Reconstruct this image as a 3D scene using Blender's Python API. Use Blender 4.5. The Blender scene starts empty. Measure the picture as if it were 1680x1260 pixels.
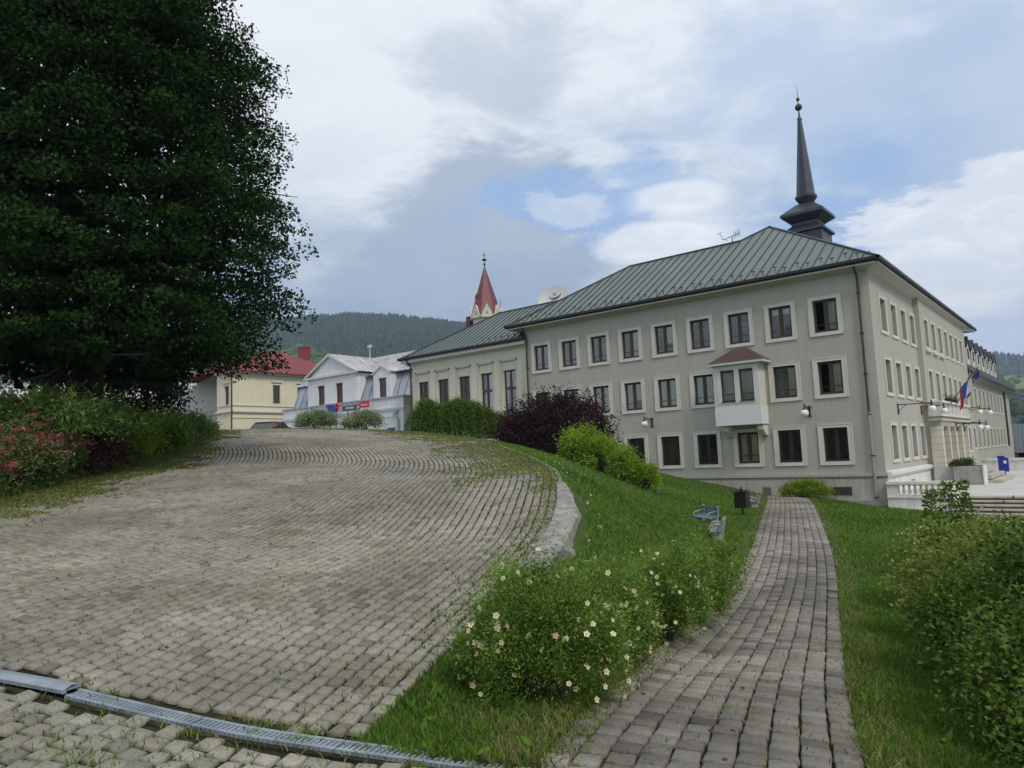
import bpy, bmesh, math, random
import numpy as np
from mathutils import Vector, Matrix
S=bpy.context.scene
EXPO=.22; SKYK=1.0; SUNE=1.7; GD=.8; TD=1.0; HAZE=0.0002
# ------------------------------------------------------------------ camera
cam=bpy.data.cameras.new('camera'); co=bpy.data.objects.new('camera',cam); S.collection.objects.link(co); S.camera=co
_r=(0.767627,0.639654,-0.039889); _u=(0.094817,-0.051792,0.994147); _f=(-0.633844,0.766916,0.100407)
co.matrix_world=Matrix(((_r[0],_u[0],-_f[0],0),(_r[1],_u[1],-_f[1],0),(_r[2],_u[2],-_f[2],0),(0,0,0,1)))
cam.sensor_fit='HORIZONTAL'; cam.sensor_width=36; cam.lens=1179.76/1680*36; cam.clip_start=.05; cam.clip_end=9000
S.render.resolution_x=1024; S.render.resolution_y=768
S.view_settings.view_transform='Standard'; S.view_settings.look='None'; S.view_settings.gamma=1; S.view_settings.exposure=EXPO
# ------------------------------------------------------------------ sky
SUN_EL=math.radians(48); SUN_AZ=math.radians(112)      # compass angle from +Y towards +X
W=bpy.data.worlds.new('World'); S.world=W; W.use_nodes=True; nt=W.node_tree; N=nt.nodes; L=nt.links; N.clear()
def nd(t,**k):
    n=N.new(t)
    for a,b in k.items(): setattr(n,a,b)
    return n
def val(n,i,v): n.inputs[i].default_value=v
out=nd('ShaderNodeOutputWorld'); bg=nd('ShaderNodeBackground'); val(bg,'Strength',.1); L.new(bg.outputs[0],out.inputs[0])
sky=nd('ShaderNodeTexSky',sky_type='NISHITA',sun_disc=False,sun_elevation=SUN_EL,sun_rotation=SUN_AZ,altitude=500,air_density=1.0,dust_density=.6,ozone_density=1.5)
tc=nd('ShaderNodeTexCoord'); sep=nd('ShaderNodeSeparateXYZ'); L.new(tc.outputs['Generated'],sep.inputs[0])
def mth(op,a,b=None,c=None,clamp=False):
    n=nd('ShaderNodeMath',operation=op,use_clamp=clamp)
    for i,x in enumerate((a,b,c)):
        if x is None: continue
        if isinstance(x,(int,float)): n.inputs[i].default_value=x
        else: L.new(x,n.inputs[i])
    return n.outputs[0]
den=mth('ADD',mth('MAXIMUM',sep.outputs[2],0.0),.28)
cv=nd('ShaderNodeCombineXYZ'); L.new(mth('DIVIDE',sep.outputs[0],den),cv.inputs[0]); L.new(mth('DIVIDE',sep.outputs[1],den),cv.inputs[1])
def noise(sc,det,rough=.55,dist=0.,off=(0,0,0),vec=None):
    mp=nd('ShaderNodeMapping'); mp.inputs['Location'].default_value=off; L.new(vec or cv.outputs[0],mp.inputs[0])
    n=nd('ShaderNodeTexNoise'); val(n,'Scale',sc); val(n,'Detail',det); val(n,'Roughness',rough); val(n,'Distortion',dist); L.new(mp.outputs[0],n.inputs['Vector']); return n.outputs['Fac']
def smooth(x,a,b):
    n=nd('ShaderNodeMapRange',interpolation_type='SMOOTHSTEP'); L.new(x,n.inputs[0]); val(n,1,a); val(n,2,b); val(n,3,0.); val(n,4,1.); return n.outputs[0]
def mixc(f,a,b):
    n=nd('ShaderNodeMix',data_type='RGBA'); 
    if isinstance(f,(int,float)): n.inputs[0].default_value=f
    else: L.new(f,n.inputs[0])
    for i,x in ((6,a),(7,b)):
        if isinstance(x,tuple): n.inputs[i].default_value=(*x,1)
        else: L.new(x,n.inputs[i])
    return n.outputs[2]
nA=noise(1.6,7,.52,.25,(3.1,1.7,0)); nB=noise(4.5,9,.6,.3,(.4,5.2,0)); nC=noise(.9,4,.5,0,(7,2,0)); st=nd('ShaderNodeVectorMath',operation='MULTIPLY'); L.new(tc.outputs['Generated'],st.inputs[0]); st.inputs[1].default_value=(1,1,2.6)
nE=noise(7.,12,.66,.3,(2,8,3),st.outputs[0]); nF=noise(2.6,8,.55,.4,(5,1,3),st.outputs[0])
wob=mth('ADD',mth('MULTIPLY',mth('SUBTRACT',nE,.5),.36),mth('MULTIPLY',mth('SUBTRACT',nF,.5),.26))
def blob(d,a,b,w=1.,k=1.7):   # 1 inside angle a (deg), 0 beyond b, flattened k times, with a ragged rim
    v=nd('ShaderNodeVectorMath',operation='SUBTRACT'); L.new(tc.outputs['Generated'],v.inputs[0]); v.inputs[1].default_value=Vector(d).normalized()
    q=nd('ShaderNodeVectorMath',operation='MULTIPLY'); L.new(v.outputs[0],q.inputs[0]); q.inputs[1].default_value=(1,1,k)
    l=nd('ShaderNodeVectorMath',operation='LENGTH'); L.new(q.outputs[0],l.inputs[0]); ang=mth('ADD',l.outputs['Value'],mth('MULTIPLY',wob,w))
    n=nd('ShaderNodeMapRange',interpolation_type='SMOOTHSTEP'); L.new(ang,n.inputs[0]); val(n,1,math.radians(a)); val(n,2,math.radians(b)); val(n,3,1.); val(n,4,0.); return n.outputs[0]
def mx(*a):
    r=a[0]
    for b in a[1:]: r=mth('MAXIMUM',r,b)
    return r
K=10.*SKYK
def sc3(c): return tuple(K*x for x in c)
cloud=mixc(smooth(mth('ADD',mth('MULTIPLY',nA,.4),mth('MULTIPLY',nE,.6)),.38,.60),sc3((.47,.565,.69)),sc3((.77,.82,.875)))
white=mx(blob((-.714,.475,.515),6,26),blob((-.5,.62,.6),4,24),blob((-.276,.829,.487),2,14,.8),blob((-.15,.5,.85),10,60))
cloud=mixc(mth('MULTIPLY',white,.75),cloud,sc3((.82,.85,.885)))
dark=mx(blob((-.625,.72,.30),5,10,.7,1.2),blob((-.735,.63,.225),3,13,.8),blob((-.83,.5,.2),3,14,.8),mth('MULTIPLY',blob((-.57,.66,.50),1,9),.55))
cloud=mixc(mth('MULTIPLY',dark,.75),cloud,sc3((.285,.37,.49)))
rightblue=mx(blob((-.1,.93,.37),6,22),blob((-.25,.87,.42),2,14))
cloud=mixc(mth('MULTIPLY',rightblue,.75),cloud,sc3((.42,.535,.72)))
hz=blob((-.05,1.0,.10),4,14,.5); cloud=mixc(mth('MULTIPLY',hz,.6),cloud,sc3((.55,.66,.82)))
skyc=nd('ShaderNodeVectorMath',operation='SCALE'); L.new(sky.outputs[0],skyc.inputs[0]); skyc.inputs['Scale'].default_value=1.0
bluec=mixc(.75,skyc.outputs[0],sc3((.335,.52,.83)))
hole=mx(blob((-.43,.825,.362),.3,4.5,.55),blob((-.55,.76,.34),.5,4.5,1.2,2.6),blob((-.48,.80,.318),1.5,5.5,1.1,2.6),blob((-.24,.92,.27),1.5,6.,.6),blob((-.19,.93,.33),.5,6,.6))
cloud=mixc(mth('MULTIPLY',hole,.85),cloud,bluec)
puff=mth('MULTIPLY',blob((-.529,.783,.327),.3,1.7,.7,2.2),.45)
cum=mx(puff,blob((-.165,.95,.262),1.6,2.9,.8),blob((-.09,.96,.235),4.2,6.0,.8),blob((-.05,.965,.285),2.4,3.8,.8),blob((-.13,.965,.19),4,6.2,.7),blob((-.43,.857,.278),3.,5.0,.5,3.),blob((-.40,.86,.33),1.6,4.2,.5,2.6))
cumc=mixc(smooth(nE,.38,.6),sc3((.76,.81,.87)),sc3((.98,.985,.99)))
cloud=mixc(mth('MULTIPLY',cum,.9),cloud,cumc)
L.new(cloud,bg.inputs['Color'])
sun=bpy.data.lights.new('sun','SUN'); sun.energy=SUNE; sun.angle=math.radians(14); sun.color=(1,.94,.84)
so=bpy.data.objects.new('sun',sun); S.collection.objects.link(so)
so.rotation_euler=Vector((math.sin(SUN_AZ)*math.cos(SUN_EL),math.cos(SUN_AZ)*math.cos(SUN_EL),math.sin(SUN_EL))).to_track_quat('Z','Y').to_euler()
# ------------------------------------------------------------------ lie of the land (heights in metres, eye level = 0)
DRV_PTS=[(-2.57,3.06,-1.65),(-3.6,2.85,-1.60),(-3.99,3.72,-1.5),(-4.49,4.64,-1.36),(-4.72,5.4,-1.24),(-4.78,5.98,-1.12),(-5.06,6.72,-.95),
 (-5.6,7.6,-.76),(-6.7,9.1,-.5),(-8.3,11.3,-.36),(-10.3,13.55,-.24),(-12.92,16.05,.08),(-17.01,18.46,.62),(-21.95,20.84,1.12),(-27.07,21.76,1.55),(-32.34,21.27,1.85),(-38,20,1.8),
 (-15.54,4.16,-.41),(-19.11,7.67,.1),(-28.01,14.48,1.4),(-32.41,18.0,1.82),(-23.4,10.6,.72),(-38,12,1.85),(-15.09,12.95,.04),(-9.6,6.51,-.81),(-9.06,4.37,-.98),
 (-6.39,3.09,-1.24),(-6.09,2.04,-1.33),(-4.2,2.41,-1.58),(-6.19,6.88,-.99),(-7.56,9.2,-.56),(-9.6,9.08,-.5),(-14.73,10.01,-.1),(-18.75,15.07,.57),(-19.72,12.33,.46),
 (-12,3,-.75),(-9,0,-1.1),(-14,0,-.55),(-5,0,-1.5),(-3,1.2,-1.62),(0,0,-1.65),(1,3,-1.66),(-2,-4,-1.6),(-10,-6,-1.0),(-22,17.5,1.0),(-25,18,1.35)]
GRD_PTS=[
 (-21.46,40,-1.36),(-19.66,40,-1.76),(-17.05,40,-2.24),(-15.31,40,-2.62),(-12.36,40,-2.79),(-10.57,40,-3.07),(-9.02,40,-3.36),
 (-26,40,-.4),(-31,40,.5),(-38,40,1.3),(-44,40,1.8),(-50,41,1.85),(-65,41,1.9),(-54,30,1.7),(-45,28,1.6),(-56,18,1.9),(-80,20,2),(-37,26,1.95),(-35,28,1.8),(-31,26,1.5),
 (-26.6,27.4,1.05),(-20.8,28.4,.05),(-23,26.5,.55),(-16.9,25.2,-.6),(-14.4,24.8,-1.35),(-12.92,16.05,.04),(-17.01,18.46,.58),(-21.95,20.84,1.08),(-27.07,21.76,1.51),(-32.34,21.27,1.85),
 (-3.6,2.85,-1.62),(-3.99,3.72,-1.54),(-3.6,3.9,-1.62),(-4.3,4.7,-1.5),(-4.35,5.5,-1.45),(-4.3,6.1,-1.42),(-4.45,6.9,-1.32),(-5.0,7.9,-1.12),(-6.1,9.3,-.86),(-7.7,11.3,-.6),(-10.2,13.9,-.28),
 (-8.03,12.3,-1.0),(-13.0,18.5,-.55),(-12.6,20.6,-1.3),(-11.3,19.4,-1.45),(-6.2,12.2,-1.6),(-14.5,20.5,-.3),(-9,18,-1.9),
 (-15.54,4.16,-.41),(-19.11,7.67,.1),(-23.4,10.6,.75),(-28.01,14.48,1.4),(-32.41,18.0,1.82),(-19.6,6.0,.75),(-22,6,1.0),(-25,9,1.4),(-30,12,1.7),(-20,2,.4),(-24,3,1.0),(-40,8,1.8),
 (-4,30,-2.75),(0,30,-3.1),(4,36,-3.4),(-9,36,-2.95),(6,20,-2.8),(4,8,-2.4),(3,3,-1.95),(0,5,-1.95),(0.5,8,-2.3),(0,0,-1.65),(0,-5,-1.6),(8,-5,-1.8),(20,20,-3.3),(30,40,-3.6),
 (-9,0,-1.1),(-14,0,-.55),(-10,-6,-1.0),(-2,-4,-1.6),(-6,38.2,-3.5),(10,60,-3.8),(-2,55,-3.3),(-2,12,-2.4),(-1,18,-2.6)]
_pl=[(-2.46,3.05),(-2.97,4.56),(-3.43,6.16),(-4.0,8.1),(-4.56,9.97),(-5.05,11.8),(-5.65,13.62),(-6.47,16.2),(-7.68,19.64),(-8.96,23.27),(-10.98,29.05),(-12.6,33.6),(-14.22,38.15)]
for _y in list(np.arange(3.0,16,.8))+list(np.arange(16,39,2.)):      # the path's own even fall
    _x=np.interp(_y,[p[1] for p in _pl],[p[0] for p in _pl]); _z=np.interp(_y,[2,3.5,5.1,6.7,8.6,10.5,12.5,17,24,30,38.8],[-1.6,-1.645,-1.80,-1.98,-2.15,-2.26,-2.30,-2.31,-2.34,-2.42,-2.69])
    GRD_PTS+=[(_x,_y,_z+.02),(_x+1.45,_y+.5,_z-.02),(_x+.7,_y+.25,_z)]
def _tps(P,lam):
    P=np.array(P,float); n=len(P); d=np.hypot(P[:,None,0]-P[None,:,0],P[:,None,1]-P[None,:,1])
    K=np.where(d>0,d*d*np.log(d+1e-12),0)+lam*np.eye(n); Q=np.c_[np.ones(n),P[:,:2]/10]
    A=np.block([[K,Q],[Q.T,np.zeros((3,3))]]); s=np.linalg.solve(A,np.r_[P[:,2],0,0,0])
    def ev(x,y):
        x=np.asarray(x,float); y=np.asarray(y,float); sh=x.shape; x=x.ravel(); y=y.ravel(); o=np.empty(len(x))
        for i in range(0,len(x),40000):
            a,b=x[i:i+40000],y[i:i+40000]; r=(a[:,None]-P[:,0])**2+(b[:,None]-P[:,1])**2
            o[i:i+40000]=(.5*r*np.log(r+1e-12))@s[:n]+s[n]+s[n+1]*a/10+s[n+2]*b/10
        return o.reshape(sh)
    return ev
D_=_tps(DRV_PTS,.15); G_=_tps(GRD_PTS,.15)
def smooth_line(P,n,it=200,step=.25):
    P=np.array(P,float); s=np.r_[0,np.cumsum(np.hypot(*np.diff(P,axis=0).T))]; t=np.arange(0,s[-1],step)
    Q=np.c_[np.interp(t,s,P[:,0]),np.interp(t,s,P[:,1])]
    for _ in range(it): Q[1:-1]=.25*Q[:-2]+.5*Q[1:-1]+.25*Q[2:]
    return Q
# outer edge of the cobbled drive, from behind the camera, along the wall and round the bend
OUT=smooth_line([(-1.6,-1.5),(-2.9,1.2),(-3.6,2.75),(-3.99,3.72),(-4.42,4.64),(-4.68,5.4),(-4.8,5.98),(-5.06,6.72),(-5.6,7.6),(-6.7,9.1),(-8.3,11.3),(-10.3,13.6),(-12.92,16.05),
 (-17.01,18.6),(-21.95,20.84),(-27.07,21.86),(-32.34,21.4),(-37,20),(-42,17.5),(-46,14)],0,30)
INN=smooth_line([(-10.5,-2.0),(-12.5,1.2),(-15.54,4.16),(-19.11,7.67),(-23.4,10.7),(-28.01,13.9),(-32.4,15.6),(-37,14),(-41,10.5)],0,30)
DRV=np.vstack([OUT,INN[::-1]])
PL=[(-2.46,3.05),(-2.97,4.56),(-3.43,6.16),(-4.0,8.1),(-4.56,9.97),(-5.05,11.8),(-5.65,13.62),(-6.47,16.2),(-7.68,19.64),(-8.96,23.27),(-10.98,29.05),(-12.6,33.6),(-14.22,38.15),(-14.9,40.0)]
PR=[(-.95,3.5),(-1.7,5.62),(-2.17,7.21),(-2.75,9.2),(-3.3,11.02),(-3.8,12.8),(-4.37,14.69),(-5.17,17.29),(-6.33,20.76),(-7.55,24.45),(-9.51,30.28),(-11.1,34.8),(-12.73,39.0),(-13.0,40.0)]
PC=smooth_line([((a[0]+b[0])/2,(a[1]+b[1])/2) for a,b in zip(PL,PR)],0,20)
def inpoly(x,y,P):
    x=np.asarray(x,float); y=np.asarray(y,float); c=np.zeros(x.shape,bool); j=len(P)-1
    for i in range(len(P)):
        xi,yi=P[i]; xj,yj=P[j]
        if yi!=yj: c^=((yi>y)!=(yj>y))&(x<(xj-xi)*(y-yi)/(yj-yi)+xi)
        j=i
    return c
def dline(x,y,L):
    x=np.asarray(x,float); y=np.asarray(y,float); d=np.full(x.shape,1e9)
    for a,b in zip(L[:-1],L[1:]):
        e=b-a; t=np.clip(((x-a[0])*e[0]+(y-a[1])*e[1])/(e@e),0,1)
        d=np.minimum(d,np.hypot(x-a[0]-t*e[0],y-a[1]-t*e[1]))
    return d
# the channel across the foot of the drive; on the camera's side of it the paving reaches over to the path
DA=np.array((-9.4,.25)); DB=np.array((-2.32,3.17)); _dv=(DB-DA)/np.hypot(*(DB-DA)); DN=np.array((-_dv[1],_dv[0]))
def above_drain(x,y): return (np.asarray(x)-DA[0])*DN[0]+(np.asarray(y)-DA[1])*DN[1]
FORE=np.array([DA-_dv*3,DB+_dv*.1,(-.95,3.5),(.6,3.0),(2.0,-3),(-9,-6)])
def pathw(y): return .82+.15*np.clip((np.asarray(y)-12)/25,0,1)
def in_path(x,y): return (dline(x,y,PC[::2])<pathw(y)+.0)&(np.asarray(y)<40.2)&(np.asarray(y)>2.5)
def in_drive(x,y): return inpoly(x,y,DRV[::2])|inpoly(x,y,FORE)
def ground(x,y):
    x=np.asarray(x,float); y=np.asarray(y,float)
    g=G_(x,y); d=D_(x,y)
    m=in_drive(x,y); w=np.where(m,1.,0.)
    near=(np.abs(x+15)<30)&(y<30)&(y>-8)&~m
    if near.any():
        dd=np.minimum(dline(x[near],y[near],OUT[::3]),dline(x[near],y[near],INN[::3]))
        t=np.clip(1-dd/.4,0,1); w[near]=t*t*(3-2*t)
    z=g*(1-w)+(d-.035)*w
    p=in_path(x,y); z=np.where(p,g-.035,z)
    # far away the land flattens out
    r=np.hypot(x+12,y-15); f=np.clip((r-55)/60,0,1); f=f*f*(3-2*f)
    far=np.where(x<-25,1.8,-3.8)
    return z*(1-f)+far*f
# ------------------------------------------------------------------ materials
def mat(name):
    m=bpy.data.materials.new(name); m.use_nodes=True; t=m.node_tree; return m,t,t.nodes,t.links,t.nodes['Principled BSDF']
def m_plain(name,c,rough=.7,var=.12,sc=3.,metal=0.,bump=0.,bsc=30.,spec=.4,coat=0.,streak=0.):
    """a paint, plaster, metal or stone with blotchy wear and a little relief"""
    m,t,n,l,b=mat(name); tc=n.new('ShaderNodeTexCoord')
    def nz(s,d,v=None):
        q=n.new('ShaderNodeTexNoise'); q.inputs['Scale'].default_value=s; q.inputs['Detail'].default_value=d; q.inputs['Roughness'].default_value=.6; l.new(v or tc.outputs['Object'],q.inputs['Vector']); return q.outputs['Fac']
    a=nz(sc,6); r=n.new('ShaderNodeValToRGB'); r.color_ramp.elements[0].position=.3; r.color_ramp.elements[1].position=.7
    r.color_ramp.elements[0].color=(*[x*(1-var) for x in c],1); r.color_ramp.elements[1].color=(*[min(1,x*(1+var)) for x in c],1); l.new(a,r.inputs[0]); col=r.outputs[0]
    if streak:
        mp=n.new('ShaderNodeMapping'); mp.inputs['Scale'].default_value=(2.2,2.2,.12); l.new(tc.outputs['Object'],mp.inputs[0]); s=nz(1.6,5,mp.outputs[0])
        r2=n.new('ShaderNodeValToRGB'); r2.color_ramp.elements[0].position=.36; r2.color_ramp.elements[1].position=.56; r2.color_ramp.elements[0].color=(1-streak,1-streak*.97,1-streak*1.03,1); r2.color_ramp.elements[1].color=(1,1,1,1); l.new(s,r2.inputs[0])
        q=n.new('ShaderNodeMix'); q.data_type='RGBA'; q.blend_type='MULTIPLY'; q.inputs[0].default_value=1; l.new(col,q.inputs[6]); l.new(r2.outputs[0],q.inputs[7]); col=q.outputs[2]
    l.new(col,b.inputs['Base Color']); b.inputs['Roughness'].default_value=rough; b.inputs['Metallic'].default_value=metal; b.inputs['Specular IOR Level'].default_value=spec; b.inputs['Coat Weight'].default_value=coat
    if bump:
        bp=n.new('ShaderNodeBump'); bp.inputs['Strength'].default_value=bump; bp.inputs['Distance'].default_value=.02; l.new(nz(bsc,5),bp.inputs['Height']); l.new(bp.outputs[0],b.inputs['Normal'])
    return m
def m_leaf(name,c1,c2,trans=.35,rough=.55,spec=.3):
    m,t,n,l,b=mat(name); a=n.new('ShaderNodeAttribute'); a.attribute_name='tint'
    r=n.new('ShaderNodeValToRGB'); r.color_ramp.elements[0].color=(*c1,1); r.color_ramp.elements[1].color=(*c2,1); l.new(a.outputs['Fac'],r.inputs[0])
    l.new(r.outputs[0],b.inputs['Base Color']); b.inputs['Roughness'].default_value=rough; b.inputs['Specular IOR Level'].default_value=spec
    if trans:
        tr=n.new('ShaderNodeBsdfTranslucent'); l.new(r.outputs[0],tr.inputs[0]); mx=n.new('ShaderNodeMixShader'); mx.inputs[0].default_value=trans
        l.new(b.outputs[0],mx.inputs[1]); l.new(tr.outputs[0],mx.inputs[2]); l.new(mx.outputs[0],n['Material Output'].inputs[0])
    return m
def m_glass(name,tint=(.86,.88,.86),refl=.015):
    m,t,n,l,b=mat(name); g=n.new('ShaderNodeBsdfGlossy'); g.inputs['Roughness'].default_value=.04; g.inputs[0].default_value=(.9,.93,.95,1)
    tr=n.new('ShaderNodeBsdfTransparent'); tr.inputs[0].default_value=(*tint,1); lw=n.new('ShaderNodeFresnel'); lw.inputs[0].default_value=1.5
    ad=n.new('ShaderNodeMath'); ad.operation='ADD'; ad.use_clamp=True; ad.inputs[1].default_value=refl; l.new(lw.outputs[0],ad.inputs[0])
    mx=n.new('ShaderNodeMixShader'); l.new(ad.outputs[0],mx.inputs[0]); l.new(tr.outputs[0],mx.inputs[1]); l.new(g.outputs[0],mx.inputs[2]); l.new(mx.outputs[0],n['Material Output'].inputs[0]); return m
def m_sett(name,cols,dirt,stain=.5,moss=.3,patch=None):
    """concrete setts: each one its own shade (tint), large dark stains, specks, moss creeping over"""
    m,t,n,l,b=mat(name); tc=n.new('ShaderNodeTexCoord'); a=n.new('ShaderNodeAttribute'); a.attribute_name='tint'
    r=n.new('ShaderNodeValToRGB'); e=r.color_ramp.elements; e[0].color=(*cols[0],1); e[1].color=(*cols[-1],1)
    for i,c in enumerate(cols[1:-1]): q=e.new((i+1)/(len(cols)-1)); q.color=(*c,1)
    l.new(a.outputs['Fac'],r.inputs[0]); col=r.outputs[0]
    def nz(s,d,off=0.,ro=.6):
        mp=n.new('ShaderNodeMapping'); mp.inputs['Location'].default_value=(off,off*.7,0); l.new(tc.outputs['Object'],mp.inputs[0])
        q=n.new('ShaderNodeTexNoise'); q.inputs['Scale'].default_value=s; q.inputs['Detail'].default_value=d; q.inputs['Roughness'].default_value=ro; l.new(mp.outputs[0],q.inputs['Vector']); return q.outputs['Fac']
    def rmp(x,p0,p1,c0,c1):
        q=n.new('ShaderNodeValToRGB'); q.color_ramp.elements[0].position=p0; q.color_ramp.elements[1].position=p1; q.color_ramp.elements[0].color=(*c0,1); q.color_ramp.elements[1].color=(*c1,1); l.new(x,q.inputs[0]); return q.outputs[0]
    def mul(x,y,f=1.,bt='MULTIPLY'):
        q=n.new('ShaderNodeMix'); q.data_type='RGBA'; q.blend_type=bt
        if isinstance(f,float): q.inputs[0].default_value=f
        else: l.new(f,q.inputs[0])
        l.new(x,q.inputs[6])
        if isinstance(y,tuple): q.inputs[7].default_value=(*y,1)
        else: l.new(y,q.inputs[7])
        return q.outputs[2]
    col=mul(col,rmp(nz(.42,5,3.),.36,.60,(1-stain,1-stain,1-stain*.96),(1.08,1.08,1.08)))
    col=mul(col,rmp(nz(1.7,5,9.),.3,.65,(.88,.87,.86),(1.05,1.05,1.04)))
    col=mul(col,rmp(nz(60,3,1.),.3,.6,(.72,.71,.69),(1.1,1.1,1.1)))
    if moss: col=mul(col,dirt,rmp(nz(.9,7,5.,.68),.52,.66,(0,0,0),(moss,moss,moss)),'MIX')
    l.new(col,b.inputs['Base Color']); b.inputs['Roughness'].default_value=.8; b.inputs['Specular IOR Level'].default_value=.35
    bp=n.new('ShaderNodeBump'); bp.inputs['Strength'].default_value=.45; bp.inputs['Distance'].default_value=.006; l.new(nz(45,6),bp.inputs['Height']); l.new(bp.outputs[0],b.inputs['Normal'])
    return m
def m_ground(name,stops,sc=1.,sc2=14.,bump=.6,dist=.03):
    m,t,n,l,b=mat(name); tc=n.new('ShaderNodeTexCoord'); o=[]
    for s in (sc,sc2):
        q=n.new('ShaderNodeTexNoise'); q.inputs['Scale'].default_value=s; q.inputs['Detail'].default_value=8; q.inputs['Roughness'].default_value=.65; l.new(tc.outputs['Object'],q.inputs['Vector']); o.append(q.outputs['Fac'])
    ad=n.new('ShaderNodeMix'); ad.data_type='FLOAT'; ad.inputs[0].default_value=.45; l.new(o[0],ad.inputs[2]); l.new(o[1],ad.inputs[3])
    r=n.new('ShaderNodeValToRGB'); e=r.color_ramp.elements; e[0].position=.34; e[1].position=.66; e[0].color=(*stops[0],1); e[1].color=(*stops[-1],1)
    for i,c in enumerate(stops[1:-1]): q=e.new(.34+.32*(i+1)/(len(stops)-1)); q.color=(*c,1)
    l.new(ad.outputs[0],r.inputs[0]); l.new(r.outputs[0],b.inputs['Base Color']); b.inputs['Roughness'].default_value=.95; b.inputs['Specular IOR Level'].default_value=.15
    bp=n.new('ShaderNodeBump'); bp.inputs['Strength'].default_value=bump; bp.inputs['Distance'].default_value=dist; l.new(o[1],bp.inputs['Height']); l.new(bp.outputs[0],b.inputs['Normal'])
    return m
M={}
M['grey']=m_plain('grey_render',(.405,.383,.335),.9,.06,.25,bump=.25,bsc=60,streak=.075)
M['side']=M['grey']
M['cream']=m_plain('cream_render',(.60,.575,.47),.9,.04,.4,bump=.2,bsc=60,streak=.06)
M['trim']=m_plain('white_trim',(.58,.565,.51),.8,.05,1.2,bump=.1,streak=.05)
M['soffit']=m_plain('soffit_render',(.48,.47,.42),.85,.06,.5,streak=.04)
M['white']=m_plain('white_render',(.66,.675,.68),.85,.05,.6,bump=.15,streak=.10)
M['whiter']=m_plain('white_panel',(.64,.645,.63),.7,.03,.6)
M['whitestone']=m_plain('white_painted_stone',(.70,.68,.63),.8,.10,1.5,bump=.2,streak=.16)
M['yellow']=m_plain('pale_yellow_render',(.68,.61,.45),.9,.04,.5,streak=.05)
M['plinth']=m_plain('plinth_render',(.42,.385,.335),.9,.12,.8,bump=.3,streak=.22)
M['stain']=m_plain('stained_ledge',(.18,.16,.14),.9,.25,2.)
M['pierstone']=m_plain('cream_stone',(.60,.57,.46),.8,.06,2.,bump=.15,streak=.08)
M['pinkstone']=m_plain('pinkish_stone',(.36,.33,.30),.8,.06,2.,bump=.15)
M['dark']=m_plain('unlit_interior_black',(.012,.011,.011),.9,.2,2.)  # near-black colour takes the place of shade in unlit interiors
M['wood']=m_plain('brown_window_wood',(.055,.034,.027),.55,.3,6.)
M['redwood']=m_plain('dark_red_window_wood',(.115,.03,.026),.5,.25,6.)
M['glass']=m_glass('window_glass')
M['net']=m_plain('net_curtain',(.80,.80,.72),.9,.06,2.,bump=.0)
M['netdim']=m_plain('dim_curtain',(.25,.26,.26),.9,.2,4.)
M['browncur']=m_plain('brown_curtain',(.16,.10,.075),.9,.3,5.)
M['yelcur']=m_plain('ochre_curtain',(.80,.70,.50),.9,.15,3.)
M['iron']=m_plain('iron',(.035,.03,.027),.5,.3,8.,metal=.3)
M['pipe']=m_plain('brown_downpipe',(.06,.045,.038),.45,.2,3.,metal=.2)
M['gutter']=m_plain('dark_gutter',(.028,.028,.032),.45,.2,3.,metal=.3)
M['roof']=m_plain('green_grey_sheet_roof',(.115,.145,.135),.42,.14,.6,metal=.25,streak=.08)
M['roofseam']=m_plain('roof_seam',(.045,.058,.055),.5,.1,2.,metal=.2)
M['slate']=m_plain('dark_spire_metal',(.045,.05,.066),.42,.2,1.5,metal=.35)
M['mansard']=m_plain('dark_mansard_sheet',(.026,.027,.031),.6,.2,1.5)
M['redroof']=m_plain('red_roof_paint',(.20,.036,.040),.5,.10,1.2)
M['spirered']=m_plain('church_red_sheet',(.145,.032,.032),.45,.15,1.2)
M['zinc']=m_plain('grey_zinc',(.33,.36,.41),.5,.12,.8,metal=.2,streak=.10)
M['brownroof']=m_plain('brown_red_roof',(.085,.048,.044),.5,.15,1.5)
M['globe']=m_plain('milk_glass_globe',(.75,.74,.68),.25,.03,2.)
M['concrete']=m_plain('weathered_concrete',(.25,.243,.21),.9,.42,7.,bump=1.,bsc=25,streak=.25)
M['conc2']=m_plain('grey_concrete',(.30,.30,.28),.9,.14,2.,bump=.3,streak=.12)
M['paving']=m_plain('pale_paving',(.50,.49,.46),.85,.10,.8,bump=.1)
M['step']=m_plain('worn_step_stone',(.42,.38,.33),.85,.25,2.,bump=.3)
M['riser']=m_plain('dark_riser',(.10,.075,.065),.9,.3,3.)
M['bluewood']=m_plain('blue_painted_slat',(.10,.18,.25),.6,.2,7.,bump=.2)
M['greywood']=m_plain('faded_grey_green_slat',(.16,.20,.205),.7,.2,7.,bump=.2)
M['blackmetal']=m_plain('black_sheet',(.010,.011,.012),.45,.3,4.)
M['galv']=m_plain('galvanised_steel',(.26,.30,.34),.6,.28,5.,metal=.35,bump=.2)
M['bark']=m_plain('bark',(.030,.025,.020),.95,.4,9.,bump=1.,bsc=14)
M['twig']=m_plain('twig',(.07,.05,.035),.95,.3,9.)
M['bluep']=m_plain('blue_plastic',(.02,.03,.28),.4,.1,2.)
M['signgrey']=m_plain('grey_sign',(.075,.08,.08),.5,.05,2.)
M['signblue']=m_plain('blue_sign',(.025,.07,.34),.5,.05,2.)
M['signred']=m_plain('red_sign',(.55,.02,.04),.5,.05,2.)
M['letter']=m_plain('pale_lettering',(.7,.7,.7),.6,.02,2.)
M['navy']=m_plain('navy_lettering',(.05,.06,.22),.6,.02,2.)
M['dish']=m_plain('dish_white',(.60,.61,.58),.5,.04,1.)
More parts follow.
